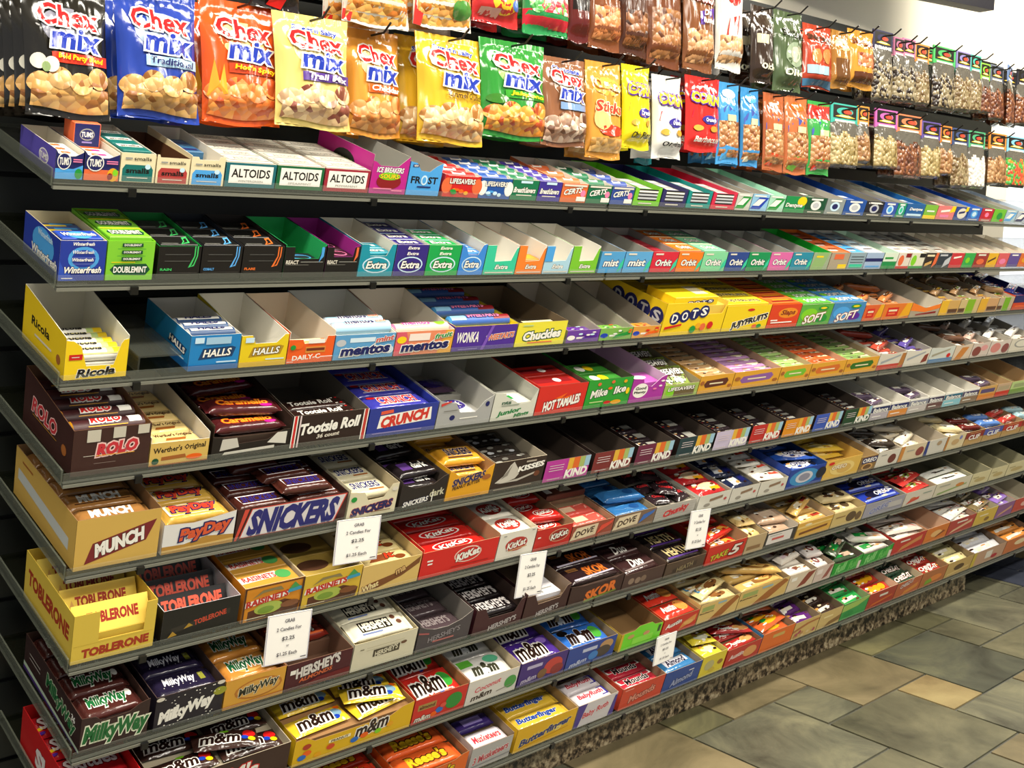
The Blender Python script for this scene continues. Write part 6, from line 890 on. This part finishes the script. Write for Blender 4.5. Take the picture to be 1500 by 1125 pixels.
def header_bag(x0, x1, yt, yb, ref, col, nuts, n=2, Y=.06, t=.035, gap=.055, lean=0, word=None, hh=.055):
    cx, w, z, h = place(x0, x1, yt, yb, Y)
    mb = MB(); rr = random.Random(x0); p0 = rr.uniform(0, 6); hb_ = h - hh + .008; fill = .72
    def bul(u, v): return max(0, 1 - abs(2 * u - 1) ** 3) ** .5 * max(0, min(1, v / .06)) ** .5 * max(0., min(1, (1 - v) / .5)) ** .7 * (1 + .12 * sin(13 * u + p0) * sin(8 * v))
    def fr(u, v, off): return ((u - .5) * w, -t / 2 * bul(u, v) - off - .0006, v * hb_)
    kf = lambda u, v: 'nuts:' + nuts if .03 < v < fill + .05 * sin(11 * u + p0) and .03 < u < .97 else 'film:5e5a52'
    mb.grid(lambda a, b_: fr(a, b_, 0), 12, 18, 'film:5e5a52', True, False, kf)
    mb.grid(lambda a, b_: ((.5 - a) * w, t / 2 * bul(1 - a, b_) + .0006, b_ * hb_), 10, 14, 'film:5e5a52', True, False, lambda u, v: 'nuts:' + nuts if .03 < v < fill else 'film:5e5a52')
    me = mb.data('clear_pouch')
    mb = MB(); mb.box(-w / 2 - .001, w / 2 + .001, -.0022, .0022, 0, hh, 'card:' + col)
    printing(mb, [Q(.08, .26, .92, .92, '16130f'), E(.5, .62, .3, .2, col), E(.56, .6, .2, .16, '16130f'), E(.6, .6, .16, .1, 'd84a30'), P([(.14, .34), (.4, .46), (.62, .44), (.88, .34), (.6, .3), (.4, .32)], 'e8c040'), Q(.3, .36, .7, .4, 'W'), Q(.14, .08, .86, .18, 'e8e0d0')] + ([T(word, .5, .12, .84, .16, 'W', 'N')] if word else []), lambda u, v, o: ((u - .5) * (w + .002), -.0022 - o, v * hh), 'card', w / hh)
    mc = mb.data('header_card')
    for i in range(n):
        M = Matrix.Translation((cx + .0015 * i, Y + gap * i, z + .002 * i)) @ Matrix.Rotation(lean, 4, 'Z') @ Matrix.Rotation(-.04, 4, 'X')
        r = empty('header_card_bag', M)
        tag(r, f'clear bag under {ref}, {["front", "second", "third"][i]} on its hook' if n > 1 else f'clear bag under {ref}, alone on its hook', 'snack bag', f'clear bags under {ref}')
        o = bpy.data.objects.new('clear_pouch', me); o.parent = r; C0.objects.link(o)
        o = bpy.data.objects.new('header_card', mc); o.parent = r; o.location = (0, 0, h - hh); C0.objects.link(o)
    hook(cx, z + h - hh * .35, 'bags under ' + ref, Y - .03)
N1, N2, N3, N4, N5 = '94683e/b08a60/704824', '9a8654/b8a476/7c642e', '643420/84502e/3e1e0e', '988a6c/2a1e18/70603e', '8e7c58/6a5230/a89474'
for q in ((1216, 1258, 152, 246, 'teal headed peanut card', '3aa898', N2), (1256, 1273, 155, 240, 'narrow orange card beside teal', 'd88a34', N1), (1281, 1315, 160, 248, 'pink card of yellow nuts', 'c060a8', N2), (1311, 1351, 168, 262, 'wide orange card of brown nuts', 'dc7a50', N3), (1349, 1378, 178, 262, 'violet card of pale nuts', '5a4a90', N2), (1377, 1394, 184, 258, 'slim orange card beside violet', 'd88030', N1), (1394, 1419, 188, 276, 'navy card of seeds', '3a4a74', N5), (1418, 1443, 192, 277, 'green card of white pretzels', '4aa070', 'e8e4d8/d4ccc0/f4f0e8'), (1448, 1474, 195, 272, 'deep orange card of amber nuts', 'dc8434', N1), (1474, 1503, 200, 275, 'sky blue card of jelly fruit', '7ab8d0', 'd84a30/4a9a40/e8802c'),
          (1278, 1308, 44, 150, 'navy deluxe card', '27264a', N4), (1309, 1325, 54, 152, 'dull pink card behind', 'b06a8a', N4), (1322, 1341, 56, 153, 'rose pink card of trail mix', 'd87aa0', N4), (1340, 1361, 64, 156, 'amber card of trail mix', 'dc8a3c', N5), (1366, 1400, 68, 163, 'bright green card of trail mix', '4ab060', N4), (1400, 1423, 75, 165, 'lilac card of trail mix', '8a80b8', N5), (1421, 1437, 80, 166, 'aqua card of trail mix', '4ab8a0', N5), (1436, 1450, 92, 168, 'lime card of trail mix', '8ac040', N3), (1450, 1470, 95, 178, 'grey card of dark mix', '6a7080', N3), (1469, 1490, 96, 186, 'tilted blue card of mix', '7a98d0', N3), (1489, 1512, 102, 186, 'black card at far end', '2a2a34', N3)):
    header_bag(*q, word='DELUXE' if 'deluxe' in q[4] else None, lean=.3 if 'tilted' in q[4] else 0)

# ---------------------------------------------------------------- offer cards hanging on the shelf rails
def sign(k, x, w, h, ref, rz=0.0, ry=0.0, up=.0):
    M = Matrix.Translation((row_x(k, x), -.016, zrow(k) + .016 + up)) @ Matrix.Rotation(rz, 4, 'Z') @ Matrix.Rotation(ry, 4, 'Y') @ Matrix.Rotation(.10, 4, 'X')
    mb = MB(); mb.box(-w / 2, w / 2, -.001, .001, -h, 0, 'card:efece6')
    ln = lambda s, v, ww, hh, c: T(s, .5, v, ww, hh, c, None, 0, 0, .012)
    ops = [Q(.02, .985, .98, .99, '8a86a8'), Q(.02, .01, .98, .016, '8a86a8'), Q(.01, .01, .02, .99, '8a86a8'), Q(.98, .01, .99, .99, '8a86a8'), ln('GRAB', .86, .22, .07, '55525c'), ln('2 Candies For', .7, .56, .07, '55525c'), ln('$2.25', .5, .28, .085, '35323c'), ln('or', .35, .06, .035, '55525c'), ln('$1.25 Each', .19, .46, .08, '45424c'), Q(.82, .06, .95, .08, '45424c')]
    printing(mb, ops, lambda u, v, o: ((u - .5) * w, -.001 - o, -h + v * h), 'card', w / h)
    r = mb.build('price_card', None, M)
    tag(r, f'white offer card hanging from the rail {ref}', 'price sign', 'white offer cards on the shelf rails')
    mb = MB(); mb.box(-w * .3, w * .3, .001, .012, -.012, -.004, 'clear:c8ccc4'); mb.build('rail_clip', r)
sign(5, 521, .100, .088, 'below the dark and cream bar trays', 0, .05)
sign(6, 420, .092, .096, 'below the two raisin cartons', 0, .06)
sign(6, 776, .080, .100, 'below the white wafer carton', 0, .06)
sign(6, 1021, .080, .102, 'below the silver grey chunk tray', 0, .06, .004)
sign(8, 971, .088, .074, 'below the red cheese cracker tray', .1, .04, .006)
